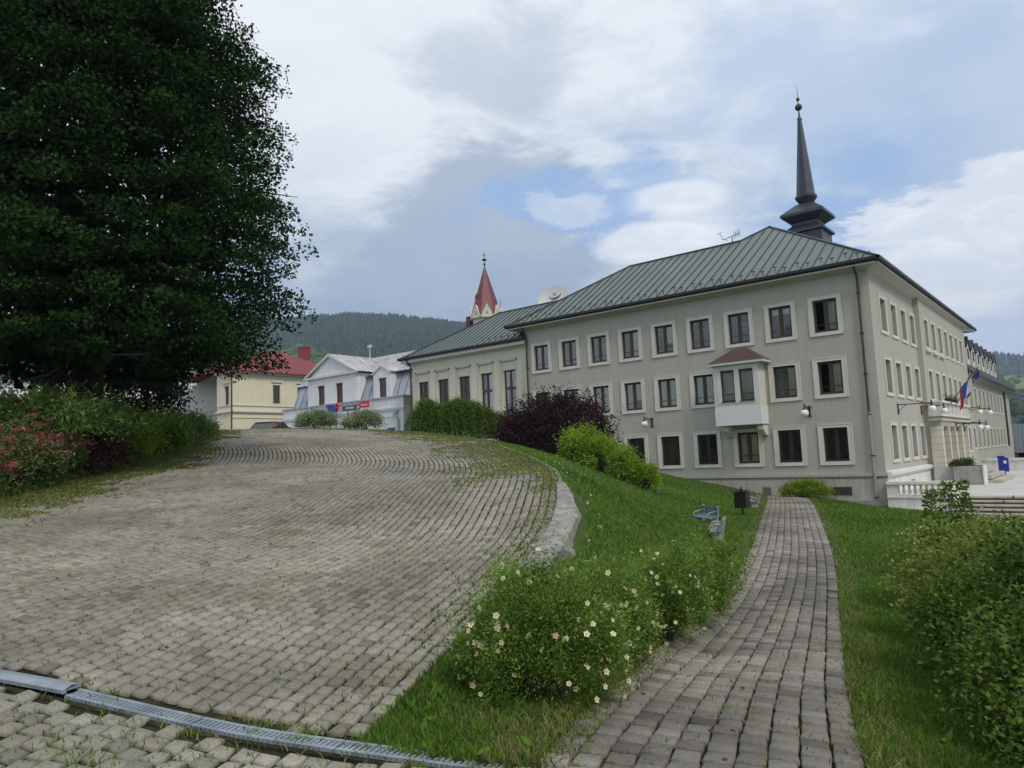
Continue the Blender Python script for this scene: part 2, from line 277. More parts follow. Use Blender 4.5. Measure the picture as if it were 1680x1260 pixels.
M['carred']=m_plain('dark_red_car_paint',(.16,.02,.03),.3,.03,2.,coat=.6)
M['carglass']=m_plain('car_window',(.03,.04,.045),.08,.05,2.,spec=.8)
M['tyre']=m_plain('tyre_rubber',(.02,.02,.02),.9,.1,5.)
M['rim']=m_plain('wheel_rim',(.35,.36,.38),.35,.05,3.,metal=.7)
M['lampred']=m_plain('tail_lamp_red',(.5,.02,.02),.3,.02,3.)
M['flagred']=m_plain('flag_red',(.55,.05,.07),.8,.05,3.); M['flagblue']=m_plain('flag_blue',(.05,.09,.42),.8,.05,3.); M['flagwhite']=m_plain('flag_white',(.7,.7,.74),.8,.05,3.); M['flagnavy']=m_plain('flag_navy',(.025,.025,.19),.8,.05,3.); M['gold']=m_plain('flag_gold',(.7,.55,.05),.7,.05,3.)
# rusty patchy tin on the white house
def m_tin():
    m,t,n,l,b=mat('patchy_tin_roof'); tc=n.new('ShaderNodeTexCoord'); q=n.new('ShaderNodeTexNoise'); q.inputs['Scale'].default_value=.9; q.inputs['Detail'].default_value=9; q.inputs['Roughness'].default_value=.7; l.new(tc.outputs['Object'],q.inputs['Vector'])
    r=n.new('ShaderNodeValToRGB'); e=r.color_ramp.elements; e[0].position=.36; e[1].position=.62; e[0].color=(.16,.10,.085,1); e[1].color=(.50,.51,.53,1); x=e.new(.44); x.color=(.36,.34,.33,1)
    l.new(q.outputs['Fac'],r.inputs[0]); l.new(r.outputs[0],b.inputs['Base Color']); b.inputs['Roughness'].default_value=.55; return m
M['tin']=m_tin()
M['soil']=m_ground('grassy_soil',[(.030,.045,.012),(.05,.09,.018),(.085,.10,.038)],.5,16.)
M['joint']=m_ground('earthy_joint',[(.012,.010,.008),(.022,.018,.013),(.030,.032,.015),(.055,.050,.032)],.55,11.,bump=.5)
M['street']=m_ground('street_asphalt',[(.10,.10,.10),(.13,.13,.125)],.3,12.,bump=.2)
M['sett']=m_sett('sett_drive',[(.17,.155,.127),(.25,.23,.188),(.275,.254,.208),(.31,.286,.236)],(.12,.115,.06),.34,.6)
M['settf']=m_sett('sett_fore',[(.19,.18,.145),(.26,.247,.20),(.30,.285,.235)],(.15,.15,.08),.25,.6)
M['settp']=m_sett('sett_path',[(.13,.115,.10),(.21,.19,.162),(.25,.228,.195),(.295,.27,.235)],(.10,.09,.055),.5,.4)
M['grass']=m_leaf('grass_blade',(.045,.10,.012),(.165,.285,.045),.38,.75,.1)
M['drygrass']=m_leaf('dry_grass_blade',(.10,.14,.03),(.32,.27,.12),.3,.8,.1)
# ------------------------------------------------------------------ mesh helpers
ORG={}
def link(o,parent=None,org=(0,0,0)):
    S.collection.objects.link(o); ORG[o.name]=Vector(org)
    if parent is not None: o.parent=parent
    return o
def tag(o,label=None,cat=None,group=None,kind=None):
    if label: o['label']=label
    if cat: o['category']=cat
    if group: o['group']=group
    if kind: o['kind']=kind
    return o
def thing(name,loc,label,cat,group=None,rz=0.):
    o=bpy.data.objects.new(name,None); o.empty_display_size=.2; link(o,None,loc); o.location=loc; o.rotation_euler.z=rz
    return tag(o,label,cat,group)
class MB:
    def __init__(s): s.v=[]; s.f=[]; s.m=[]; s.mats=[]; s.cur=0; s.T=None
    def mat(s,m):
        if m not in s.mats: s.mats.append(m)
        s.cur=s.mats.index(m); return s
    def add(s,vs,fs):
        k=len(s.v)
        if s.T is not None: vs=[tuple(s.T@Vector(a)) for a in vs]
        s.v+=[tuple(a) for a in vs]; s.f+=[tuple(i+k for i in f) for f in fs]; s.m+=[s.cur]*len(fs); return s
    def box(s,x0,y0,z0,x1,y1,z1):
        return s.add([(x0,y0,z0),(x1,y0,z0),(x1,y1,z0),(x0,y1,z0),(x0,y0,z1),(x1,y0,z1),(x1,y1,z1),(x0,y1,z1)],[(0,3,2,1),(4,5,6,7),(0,1,5,4),(1,2,6,5),(2,3,7,6),(3,0,4,7)])
    def poly(s,*p): return s.add(p,[tuple(range(len(p)))])
    def prism(s,pts,d):   # polygon extruded by vector d
        n=len(pts); q=[tuple(Vector(p)+Vector(d)) for p in pts]
        return s.add(list(pts)+q,[tuple(range(n))[::-1],tuple(range(n,2*n))]+[(i,(i+1)%n,n+(i+1)%n,n+i) for i in range(n)])
    def bar(s,a,b,w,h,up=(0,0,1)):
        a,b=Vector(a),Vector(b); d=(b-a).normalized(); u=Vector(up); r=d.cross(u)
        if r.length<1e-4: r=d.cross(Vector((1,0,0)))
        r.normalize(); u=r.cross(d); r*=w/2; u*=h/2
        return s.add([a-r-u,a+r-u,a+r+u,a-r+u,b-r-u,b+r-u,b+r+u,b-r+u],[(0,1,2,3),(7,6,5,4),(0,4,5,1),(1,5,6,2),(2,6,7,3),(3,7,4,0)])
    def tube(s,pts,r,n=8,caps=True):
        P=[Vector(p) for p in pts]; R=r if isinstance(r,(list,tuple)) else [r]*len(P); vs=[]; fs=[]; prev=None
        for i,p in enumerate(P):
            d=(P[min(i+1,len(P)-1)]-P[max(i-1,0)]).normalized()
            if prev is None: a=d.cross(Vector((0,0,1)) if abs(d.z)<.95 else Vector((1,0,0))).normalized()
            else: a=(prev-d*prev.dot(d)).normalized()
            prev=a; b=d.cross(a)
            for j in range(n): t=2*math.pi*j/n; vs.append(p+a*(R[i]*math.cos(t))+b*(R[i]*math.sin(t)))
        for i in range(len(P)-1):
            for j in range(n): fs.append((i*n+j,i*n+(j+1)%n,(i+1)*n+(j+1)%n,(i+1)*n+j))
        if caps: fs+=[tuple(range(n))[::-1],tuple((len(P)-1)*n+j for j in range(n))]
        return s.add(vs,fs)
    def lathe(s,prof,c=(0,0,0),n=12,rot=0.):
        vs=[]; fs=[]
        for (r,z) in prof:
            for j in range(n): t=2*math.pi*j/n+rot; vs.append((c[0]+r*math.cos(t),c[1]+r*math.sin(t),c[2]+z))
        for i in range(len(prof)-1):
            for j in range(n): fs.append((i*n+j,i*n+(j+1)%n,(i+1)*n+(j+1)%n,(i+1)*n+j))
        fs+=[tuple(range(n))[::-1],tuple((len(prof)-1)*n+j for j in range(n))]
        return s.add(vs,fs)
    def ball(s,c,r,n=12,k=8,sz=1.):
        return s.lathe([(max(1e-4,r*math.sin(math.pi*i/k)),-r*sz*math.cos(math.pi*i/k)) for i in range(k+1)],c,n)
    def wall(s,O,U,w,h,holes,depth,Nn,inner,niche=.7):
        """rectangle with real window openings: reveals `depth` deep, then a shallow niche painted near-black for the unlit room"""
        O=Vector(O); U=Vector(U); Z=Vector((0,0,1)); Nn=Vector(Nn); c0=s.cur
        us=sorted({0,w,*[a for q in holes for a in (q[0],q[2])]}); vs=sorted({0,h,*[a for q in holes for a in (q[1],q[3])]})
        flip=U.cross(Z).dot(Nn)<0
        def q(*p): s.poly(*(p[::-1] if flip else p))
        P=lambda u,v,d=0: tuple(O+U*u+Z*v-Nn*d)
        for i in range(len(us)-1):
            for j in range(len(vs)-1):
                a,b,c,d=us[i],vs[j],us[i+1],vs[j+1]; mu,mv=(a+c)/2,(b+d)/2
                if not any(x[0]<mu<x[2] and x[1]<mv<x[3] for x in holes): q(P(a,b),P(c,b),P(c,d),P(a,d))
        for (a,b,c,d) in holes:
            for (d0,d1,m) in ((0,depth,None),(depth,depth+niche,inner))[:2 if niche>0 else 1]:
                if m: s.mat(m)
                q(P(a,b,d0),P(a,d,d0),P(a,d,d1),P(a,b,d1)); q(P(c,d,d0),P(c,b,d0),P(c,b,d1),P(c,d,d1))
                q(P(a,b,d0),P(a,b,d1),P(c,b,d1),P(c,b,d0)); q(P(a,d,d0),P(c,d,d0),P(c,d,d1),P(a,d,d1))
            if niche>0: q(P(a,b,depth+niche),P(c,b,depth+niche),P(c,d,depth+niche),P(a,d,depth+niche))
            s.cur=c0
        return s
    def build(s,name,m=None,parent=None,smooth=False,local=False):
        me=bpy.data.meshes.new(name); o=bpy.data.objects.new(name,me); org=Vector((0,0,0))
        if parent is not None: org=ORG[parent.name]
        off=Vector((0,0,0)) if local else org
        me.from_pydata([tuple(Vector(a)-off) for a in s.v],[],s.f)
        if m: me.materials.append(M[m] if isinstance(m,str) else m)
        else:
            for q in s.mats: me.materials.append(M[q])
            me.polygons.foreach_set('material_index',s.m)
        if smooth: me.polygons.foreach_set('use_smooth',[True]*len(s.f))
        me.update(); return link(o,parent,org)
def np_mesh(name,V,F,m,parent=None,tint=None,smooth=False,mi=None):
    """big meshes straight from arrays: V (n,3), F (m,k) with k constant"""
    me=bpy.data.meshes.new(name); V=np.asarray(V,np.float32); F=np.asarray(F,np.int32); k=F.shape[1]
    if parent is not None: V=V-np.array(ORG[parent.name],np.float32)
    me.vertices.add(len(V)); me.vertices.foreach_set('co',V.ravel()); me.loops.add(F.size); me.loops.foreach_set('vertex_index',F.ravel())
    me.polygons.add(len(F)); me.polygons.foreach_set('loop_start',np.arange(0,F.size,k,dtype=np.int32)); me.polygons.foreach_set('loop_total',np.full(len(F),k,np.int32))
    for q in (m if isinstance(m,(list,tuple)) else [m]): me.materials.append(M[q] if isinstance(q,str) else q)
    if mi is not None: me.polygons.foreach_set('material_index',np.asarray(mi,np.int32))
    if smooth: me.polygons.foreach_set('use_smooth',np.ones(len(F),bool))
    if tint is not None:
        a=me.attributes.new('tint','FLOAT','POINT'); a.data.foreach_set('value',np.asarray(tint,np.float32))
    me.update(calc_edges=True); me.validate()
    return link(bpy.data.objects.new(name,me),parent,ORG[parent.name] if parent is not None else (0,0,0))
def G1(x,y): return float(ground(np.array([x]),np.array([y]))[0])
# ------------------------------------------------------------------ ground sheet
rng=np.random.default_rng(7)
HEAD=math.atan2(-_f[0],_f[1])     # camera heading, left of +Y
def build_ground():
    a=np.unique(np.r_[np.linspace(-math.radians(44),math.radians(44),560),np.linspace(math.radians(44),math.radians(316),60)])
    a=a[:-1] if abs(a[-1]-a[0]-2*math.pi)<1e-6 else a
    r=np.r_[0.4,np.geomspace(1.1,70,330),np.geomspace(76,7000,40)]
    A,Rr=np.meshgrid(a,r,indexing='ij'); x=-np.sin(HEAD+A)*Rr; y=np.cos(HEAD+A)*Rr
    z=ground(x,y); n,k=x.shape
    V=np.c_[x.ravel(),y.ravel(),z.ravel()]; i,j=np.meshgrid(np.arange(n),np.arange(k-1),indexing='ij'); i2=(i+1)%n
    F=np.c_[(i*k+j).ravel(),(i*k+j+1).ravel(),(i2*k+j+1).ravel(),(i2*k+j).ravel()]
    c=V[F].mean(1); m=np.where(in_drive(c[:,0],c[:,1])|in_path(c[:,0],c[:,1]),1,0)
    st=(c[:,0]<-36)&(c[:,1]<41)&(c[:,1]>-10)&(np.hypot(c[:,0],c[:,1])>44); m=np.where(st,2,m)
    o=np_mesh('ground',V,F,['soil','joint','street'],smooth=True,mi=m); tag(o,kind='structure')
build_ground()
# ------------------------------------------------------------------ setts: each one a slightly domed block with its own tilt and shade
def channel_bed():   # the concrete haunch either side of the channel, packed with dirt
    m=MB(); A=DA; n=40; L_=np.hypot(*(DB-DA))+.15
    for i in range(n):
        p=A+_dv*L_*i/n; q=A+_dv*L_*(i+1)/n; z=lambda a:float(D_(a[0],a[1]))
        for sg in (-1,1):
            c=[p+DN*sg*.06,p+DN*sg*.10,q+DN*sg*.10,q+DN*sg*.06]; m.prism([(a[0],a[1],z(a)-.018) for a in (c if sg>0 else c[::-1])],(0,0,-.05))
    tag(m.build('channel_haunch','joint'),kind='structure')
channel_bed()
def setts(name,lines,zf,mtl,hgt=.030,jit=.006,bev=.016,seed=1,tl=.012):
    """lines: arrays of (centre x,y, tangent x,y, half length, half width)"""
    q=np.concatenate(lines); g=np.random.default_rng(seed); n=len(q)
    c=q[:,:2]; t=q[:,2:4]; hl=q[:,4]; hw=q[:,5]; nrm=np.c_[-t[:,1],t[:,0]]
    cor=np.array([(-1,-1),(1,-1),(1,1),(-1,1)],float); V=np.zeros((n,12,3)); tilt=g.normal(0,tl,(n,2)); dz=g.normal(0,.0028,n)
    for ring,(ins,dh) in enumerate(((0.,-hgt),(0.0,-.010),(bev,0.0))):
        for k in range(4):
            jx=g.normal(0,jit,n) if ring==0 else keep[k][0]; jy=g.normal(0,jit,n) if ring==0 else keep[k][1]
            if ring==0:
                if k==0: keep={}
                keep[k]=(jx,jy)
            a=cor[k,0]*(hl-ins)+jx; b=cor[k,1]*(hw-ins)+jy
            p=c+t*a[:,None]+nrm*b[:,None]; V[:,ring*4+k,:2]=p; V[:,ring*4+k,2]=dh+dz+tilt[:,0]*a+tilt[:,1]*b
    z=zf(V[:,:,0].ravel(),V[:,:,1].ravel()).reshape(n,12); V[:,:,2]+=z
    f0=[]
    for r_ in range(2):
        for k in range(4): f0.append((r_*4+k,r_*4+(k+1)%4,(r_+1)*4+(k+1)%4,(r_+1)*4+k))
    f0.append((8,9,10,11)); F=(np.array(f0)[None]+12*np.arange(n)[:,None,None]).reshape(-1,4)
    tint=np.clip(g.normal(.55,.24,n),0,1); bad=g.random(n)<.03; tint[bad]=g.random(bad.sum())*.15
    o=np_mesh(name,V.reshape(-1,3),F,mtl,tint=np.repeat(tint,12)); tag(o,kind='structure'); return o
def along(C,off,pitch,gap,wid,g,s0=0.):
    s=np.r_[0,np.cumsum(np.hypot(*np.diff(C,axis=0).T))]; T=np.gradient(C,axis=0); T/=np.hypot(*T.T)[:,None]
    P=C+np.c_[-T[:,1],T[:,0]]*off; s2=np.r_[0,np.cumsum(np.maximum(1e-5,np.hypot(*np.diff(P,axis=0).T)))]
    n=int(s2[-1]/pitch); t=(np.arange(n)+.5)*pitch+g.random()*pitch+g.normal(0,.004,n); t=t[t<s2[-1]]
    x=np.interp(t,s2,P[:,0]); y=np.interp(t,s2,P[:,1]); tx=np.interp(t,s2,T[:,0]); ty=np.interp(t,s2,T[:,1]); l=np.hypot(tx,ty)
    return np.c_[x,y,tx/l,ty/l,np.full(len(x),(pitch-gap-.006)/2)+g.normal(0,.002,len(x)),np.full(len(x),(wid-gap)/2)]
g=np.random.default_rng(3); LN=[]
C=smooth_line(OUT,0,40,.2)
for k in range(112):
    q=along(C,.04+k*.124,.136,.012,.124,g); q[:,5]-=.006; x,y=q[:,0],q[:,1]
    ok=in_drive(x,y)&(above_drain(x,y)>.118)&(x>-44)&(dline(x,y,OUT[::2])>.015)&(dline(x,y,INN[::2])>.05)
    q=q[ok]; d=dline(q[:,0],q[:,1],INN[::3]); q=q[(g.random(len(q))>np.clip(.75-d*1.6,0,.75))]; LN.append(q)
setts('drive_setts',LN,D_,'sett',seed=4,bev=.011,jit=.004,tl=.009)
LN=[]; t0=np.array((-.40,.917)); n0=np.array((-t0[1],t0[0])); B=np.array((-2.5,3.0))
for k in range(-20,58):
    P=B+n0*(k*.146); Cc=np.array([P-t0*5,P+t0*4.0]); q=along(Cc,0.,.152,.022,.146,g); x,y=q[:,0],q[:,1]
    ok=inpoly(x,y,FORE)&(above_drain(x,y)<-.125)&(dline(x,y,PC)>pathw(y)+.08)&(y>-3); LN.append(q[ok])
setts('foreground_setts',LN,D_,'settf',jit=.007,bev=.015,seed=5,tl=.010)
LN=[]; PCs=smooth_line(PC,0,60,.15); NC=10
for k in range(NC):
    off=(k-(NC-1)/2)
    T=np.gradient(PCs,axis=0); T/=np.hypot(*T.T)[:,None]; w=pathw(PCs[:,1])*2/NC
    P=PCs+np.c_[-T[:,1],T[:,0]]*(off*w)[:,None]; s2=np.r_[0,np.cumsum(np.hypot(*np.diff(P,axis=0).T))]
    n=int(s2[-1]/.168); t=(np.arange(n)+.5)*.168+g.random()*.168; t=t[t<s2[-1]]
    x=np.interp(t,s2,P[:,0]); y=np.interp(t,s2,P[:,1]); tx=np.interp(t,s2,T[:,0]); ty=np.interp(t,s2,T[:,1]); ww=np.interp(t,s2,w)
    q=np.c_[x,y,tx,ty,np.full(len(x),.0735),(ww-.014)/2]; q=q[(y>2.95)&(above_drain(x,y)>-.6)&(y<39.9)]
    if k in (0,NC-1): q=q[g.random(len(q))>.02]
    LN.append(q)
setts('path_setts',LN,lambda x,y:G_(x,y)-.002,'settp',jit=.004,bev=.011,seed=6,tl=.008)
# kerb strip along the right of the path and low kerb round the bend
def strip(name,C,offs,w,h,mtl,zf,step=3,seg=None,kind='structure'):
    T=np.gradient(C,axis=0); T/=np.hypot(*T.T)[:,None]; Nn=np.c_[T[:,1],-T[:,0]]; b=MB()
    o0=np.interp(np.arange(len(C)),np.arange(len(C)),offs) if not np.isscalar(offs) else np.full(len(C),offs)
    for i in range(0,len(C)-step,step):
        p=[C[i]+Nn[i]*o0[i],C[i]+Nn[i]*(o0[i]+w),C[i+step]+Nn[i+step]*(o0[i+step]+w),C[i+step]+Nn[i+step]*o0[i+step]]
        j=random.Random(i).uniform(-.008,.008); sh=.004
        z=[float(zf(np.array([a[0]]),np.array([a[1]]))[0]) for a in p]
        e0=(p[3]-p[0]); e0=e0/np.hypot(*e0)*sh; p=[p[0]+e0,p[1]+e0,p[2]-e0,p[3]-e0]
        b.add([(a[0],a[1],zz-.15) for a,zz in zip(p,z)]+[(a[0],a[1],zz+h+j) for a,zz in zip(p,z)],[(0,1,2,3),(7,6,5,4),(0,4,5,1),(1,5,6,2),(2,6,7,3),(3,7,4,0)])
    o=b.build(name,mtl); tag(o,kind=kind); return o
k0=np.argmin(np.abs(PCs[:,1]-2.9)); k1=np.argmin(np.abs(PCs[:,1]-39))
strip('path_kerb',PCs[k0:k1],pathw(PCs[k0:k1,1])+.005,.05,-.004,'stain',G_,6)
i0=np.argmin(np.abs(OUT[:,1]-9.6)); i1=np.argmin(np.hypot(OUT[:,0]+19,OUT[:,1]-19.5))
strip('drive_kerb',OUT[i0:i1],.02,.07,.008,'stain',D_,4)
# ------------------------------------------------------------------ retaining wall along the outside of the bend
def rwall():
    a=np.argmin(np.hypot(OUT[:,0]+4.74,OUT[:,1]-5.75)); b_=np.argmin(np.hypot(OUT[:,0]+6.75,OUT[:,1]-9.15)); C=OUT[a:b_+1]
    T=np.gradient(C,axis=0); T/=np.hypot(*T.T)[:,None]; Nn=np.c_[T[:,1],-T[:,0]]; g=np.random.default_rng(5)
    prof=[(0,-.25),(0,.055),(.02,.075),(.27,.07),(.30,.045),(.33,-.12),(.37,-.30),(.43,-.75)]; V=[];n=len(C);k=len(prof)
    for i in range(n):
        z=float(D_(C[i,0],C[i,1])); f=min(1,(n-1-i)/14+.45); e=min(1,i/5+.5)
        for j,(o,h) in enumerate(prof):
            w=g.normal(0,.010 if j<5 else .03,2); hh=h*(1 if h<0 else e)
            p=C[i]+Nn[i]*(o*f+w[0]*(j>2)); V.append((p[0],p[1],z+hh+w[1]*.5))
    F=[(i*k+j,i*k+j+1,(i+1)*k+j+1,(i+1)*k+j) for i in range(n-1) for j in range(k-1)]
    F+=[tuple(range(k))[::-1],tuple((n-1)*k+j for j in range(k))]
    t=thing('retaining_wall',(C[n//2,0],C[n//2,1],float(D_(*C[n//2]))),'weathered curved concrete retaining wall edging the cobbled drive','wall')
    m=MB(); m.add(V,F); m.build('wall_body','concrete',t)
    m=MB(); s=random.Random(2)      # lumps of mortar fallen off its foot
    for i in range(4):
        k_=s.randrange(3,n-3); p=C[k_]+Nn[k_]*s.uniform(.36,.62); z=G1(p[0],p[1]); r=s.uniform(.03,.06)
        m.lathe([(r*.5,-.03),(r,.0),(r*.8,r*.5),(r*.3,r*.8)],(p[0],p[1],z+.01),6,s.random())
    m.build('rubble','concrete',t)
rwall()
# ------------------------------------------------------------------ the two channels across the drive
def channel(nm,label,A,Bp,w,seg,lift=None,vis=True,group=None):
    A=np.array(A);Bp=np.array(Bp); d=(Bp-A); Ln=np.hypot(*d); d/=Ln; n=np.array((-d[1],d[0])); zf=lambda p:float(D_(p[0],p[1]))
    t=thing(nm,(A[0],A[1],zf(A)),label,'drain'); m=MB()
    ns=int(Ln/.25)
    for i in range(ns):
        p=A+d*Ln*i/ns; q=A+d*Ln*(i+1)/ns; m.prism([(*(p+n*w/2),zf(p)-.03),(*(p-n*w/2),zf(p)-.03),(*(q-n*w/2),zf(q)-.03),(*(q+n*w/2),zf(q)-.03)],(0,0,-.08))
    m.build('channel','blackmetal',t)
    k=int(round(Ln/seg))
    for i in range(k):
        s0=i*seg+.006; s1=(i+1)*seg-.006; P=lambda s,o,z=0: (*(A+d*s+n*o),0)
        li=lift[i] if lift and i<len(lift) else (0,0); g_=MB()
        def pt(s,o,h): q=A+d*s+n*o; f=(s-s0)/(s1-s0); return (q[0],q[1],zf(q)+h+li[0]*(1-f)+li[1]*f+(abs(o)<w*.3)*0)
        for o0,o1 in ((-w/2,-w/2+.024),(w/2-.024,w/2)):
            ss=np.linspace(s0,s1,5)
            for a,b in zip(ss[:-1],ss[1:]): g_.add([pt(a,o0,-.02),pt(b,o0,-.02),pt(b,o1,-.02),pt(a,o1,-.02),pt(a,o0,.004),pt(b,o0,.004),pt(b,o1,.004),pt(a,o1,.004)],[(0,1,2,3),(7,6,5,4),(0,4,5,1),(1,5,6,2),(2,6,7,3),(3,7,4,0)])
        nb=int(seg/.034)
        for j in range(nb):
            s=s0+(j+.5)*(s1-s0)/nb; e=.009; sk=.012
            g_.add([pt(s-e-sk,-w/2,-.015),pt(s+e-sk,-w/2,-.015),pt(s+e+sk,w/2,-.015),pt(s-e+sk,w/2,-.015),pt(s-e-sk,-w/2,.0),pt(s+e-sk,-w/2,.0),pt(s+e+sk,w/2,.0),pt(s-e+sk,w/2,.0)],[(0,1,2,3),(7,6,5,4),(0,4,5,1),(1,5,6,2),(2,6,7,3),(3,7,4,0)])
        if li[1]>.01:   # a buckled length whose slats are bent shut at the end
            ss=np.linspace(s0,s1,7)
            for a,b in zip(ss[:-1],ss[1:]): g_.add([pt(a,-w/2,.004),pt(b,-w/2,.004),pt(b,0,.016),pt(a,0,.016)],[(0,1,2,3)]).add([pt(a,0,.016),pt(b,0,.016),pt(b,w/2,.004),pt(a,w/2,.004)],[(0,1,2,3)])
        g_.build('grate','galv',t)
_d=(DB-DA)/np.hypot(*(DB-DA)); 
_s0=np.dot(np.array((-5.46,1.96))-DA,_d)   # where the buckled length ends
_A=DA+_d*(_s0-4.0)
channel('drainage_channel','galvanised slotted drainage channel crossing the cobbles in the foreground',_A,_A+_d*8.0,.118,1.0,[(0,0),(0,0),(0,0),(.0,.028)])
channel('drainage_channel','thin rusty drainage channel crossing the drive further up the slope',(-13.89,9.44),(-7.9,10.5),.11,1.0)
# ------------------------------------------------------------------ grass
def blades(name,x,y,z,h,w,mtl,lean=.5,seed=0,tint=None,up=0.):
    g=np.random.default_rng(seed); n=len(x); a=g.random(n)*2*np.pi; l=lean*h*(.3+g.random(n)); b=g.random(n)*2*np.pi
    dx,dy=np.cos(a)*w/2,np.sin(a)*w/2; V=np.zeros((n,5,3))
    V[:,0]=np.c_[x-dx,y-dy,z-.01]; V[:,1]=np.c_[x+dx,y+dy,z-.01]
    mx,my=x+np.cos(b)*l*.35,y+np.sin(b)*l*.35; V[:,2]=np.c_[mx+dx*.8,my+dy*.8,z+h*.6]; V[:,3]=np.c_[mx-dx*.8,my-dy*.8,z+h*.6]; V[:,4]=np.c_[x+np.cos(b)*l,y+np.sin(b)*l,z+h]
    i=5*np.arange(n)[:,None]; F=np.concatenate([i+np.array([[0,1,2]]),i+np.array([[0,2,3]]),i+np.array([[3,2,4]])])
    t=np.clip((tint if tint is not None else .5)+g.normal(0,.22,n),0,1)
    o=np_mesh(name,V.reshape(-1,3),F,mtl,tint=np.repeat(t,5)); return o
def vnoise(x,y,s,seed=0):
    g=np.random.default_rng(seed); o=np.zeros_like(x)
    for k in range(5):
        a=g.random()*6.28; f=s*(1.0+.9*k); o+=np.sin(x*f*np.cos(a)+y*f*np.sin(a)+g.random()*6.28)*np.sin(x*f*np.cos(a+1.7)*.8+y*f*np.sin(a+1.7)+g.random()*6.28)/(1+.5*k)
    return o/2.2
def sample(n,r0,r1,a0,a1,g,p=1.0):
    r=np.exp(g.uniform(np.log(r0),np.log(r1),n)) if p==1 else (r0**p+(r1**p-r0**p)*g.random(n))**(1/p)
    a=np.radians(g.uniform(a0,a1,n)); return -np.sin(HEAD+a)*r,np.cos(HEAD+a)*r,r
def grass():
    g=np.random.default_rng(11); x,y,r=sample(int(900000*GD),2.4,44,-40,40,g)
    k=~in_drive(x,y)&~in_path(x,y)&(y<39.9)&~((y<1.5)&(x>-3.2)&(x<3))&~((x>-6)&(y>37.5))
    x,y,r=x[k],y[k],r[k]
    # only where one can see lawn: right of the drive, the strip by the path, the verge on the left
    dO=dline(x,y,OUT[::3]); dP=dline(x,y,PC[::2]); cl=vnoise(x,y,1.3,1); cl2=vnoise(x,y,6.,2)
    keep=(g.random(len(x))<np.clip(.75+.35*cl2,.15,1))
    wallz=(y>5.6)&(y<9.3)&(dO<.42)&(x<-4.2); keep&=~wallz
    x,y,r,cl,cl2,dO,dP=[q[keep] for q in (x,y,r,cl,cl2,dO,dP)]
    z=ground(x,y); h=(.028+.042*g.random(len(x))**1.5)*(1+.35*cl)*np.clip(1+.02*r,1,1.6); h*=np.where((dP<1.15)&(y>12),.55,1); w=np.clip(.0024+.0012*r,.0045,.035)
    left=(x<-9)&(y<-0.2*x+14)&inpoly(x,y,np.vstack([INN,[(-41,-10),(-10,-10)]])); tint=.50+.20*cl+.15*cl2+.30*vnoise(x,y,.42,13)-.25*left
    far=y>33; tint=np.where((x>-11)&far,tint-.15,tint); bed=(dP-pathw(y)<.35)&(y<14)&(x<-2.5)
    dry=(g.random(len(x))<.08+.40*(dP-pathw(y)<.3)+.25*left+.25*(vnoise(x,y,.7,17)>.45))
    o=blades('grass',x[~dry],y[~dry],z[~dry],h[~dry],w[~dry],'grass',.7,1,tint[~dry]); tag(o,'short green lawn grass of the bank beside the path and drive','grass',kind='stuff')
    o=blades('dry_grass',x[dry],y[dry],z[dry],h[dry]*.8,w[dry],'drygrass',1.,2,.5+.3*cl[dry]); tag(o,'yellowish dry grass stalks mixed into the lawn edges','grass',kind='stuff')
    # tufts and moss in the joints, thick along the upper and left edges of the drive
    x,y,r=sample(int(700000*GD),2.6,40,-40,40,g); k=in_drive(x,y)|in_path(x,y); x,y,r=x[k],y[k],r[k]
    dI=dline(x,y,INN[::3]); dO=dline(x,y,OUT[::3]); n1=vnoise(x,y,1.1,5); n2=vnoise(x,y,4.5,6); pa=in_path(x,y)&~in_drive(x,y)
    pr=.012+.06*np.clip(n2-.45,0,1)+1.0*np.clip(1.3-dI/1.1,0,1)*(n1+n2>-.5)+.45*np.clip((n1+.6*n2)-.8,0,1)
    up=(x<-9.5)&(dO<2.6); pr+=up*np.clip(1.15-dO/2.2,0,1)*.55*(n1>-.6); pr+=(x>-9.5)*(y>7)*np.clip(.5-dO,0,.5)*.6*(n2>.1)
    pr+=(x<-26)*.5*np.clip(.6+n1,0,1); ad=above_drain(x,y); pr+=((ad<-.05)&~pa)*np.clip(.03+.12*(n2>.35),0,1); pr+=(np.abs(ad)<.16)*(n2>.2)*.25*~pa
    dl=dline(x,y,PC[::2])/pathw(y); left=((x-np.interp(y,PC[:,1],PC[:,0]))<0); pr=np.where(pa,.012+.7*np.clip((dl-.72)*3,0,1)*left*(n1>-.2)+.25*np.clip((dl-.9)*6,0,1),pr)
    # thick bands of weeds creeping in from both edges
    def band(L,sg,n_,w_,x0,x1):
        i=g.integers(0,len(L)-1,n_); T=np.gradient(L,axis=0)[i]; T/=np.hypot(*T.T)[:,None]; o=g.random(n_)**1.7*w_; p=L[i]+np.c_[-T[:,1],T[:,0]]*(sg*o)[:,None]+g.normal(0,.12,(n_,2)); kk=(p[:,0]<x1)&(p[:,0]>x0)&(vnoise(p[:,0],p[:,1],1.3,5)+.7*vnoise(p[:,0],p[:,1],5.,7)>(-.9+1.3*o/w_))&in_drive(p[:,0],p[:,1]); return p[kk]
    ex=np.vstack([band(INN,-1,int(150000*GD),1.9,-33,-9),band(OUT,1,int(90000*GD),2.4,-40,-9),band(OUT,1,int(30000*GD),.55,-9,-4)])
    pr=np.r_[pr,np.ones(len(ex))*2]; x=np.r_[x,ex[:,0]]; y=np.r_[y,ex[:,1]]; r=np.hypot(x,y); n1=vnoise(x,y,1.1,5); n2=vnoise(x,y,4.5,6); dI=dline(x,y,INN[::3])
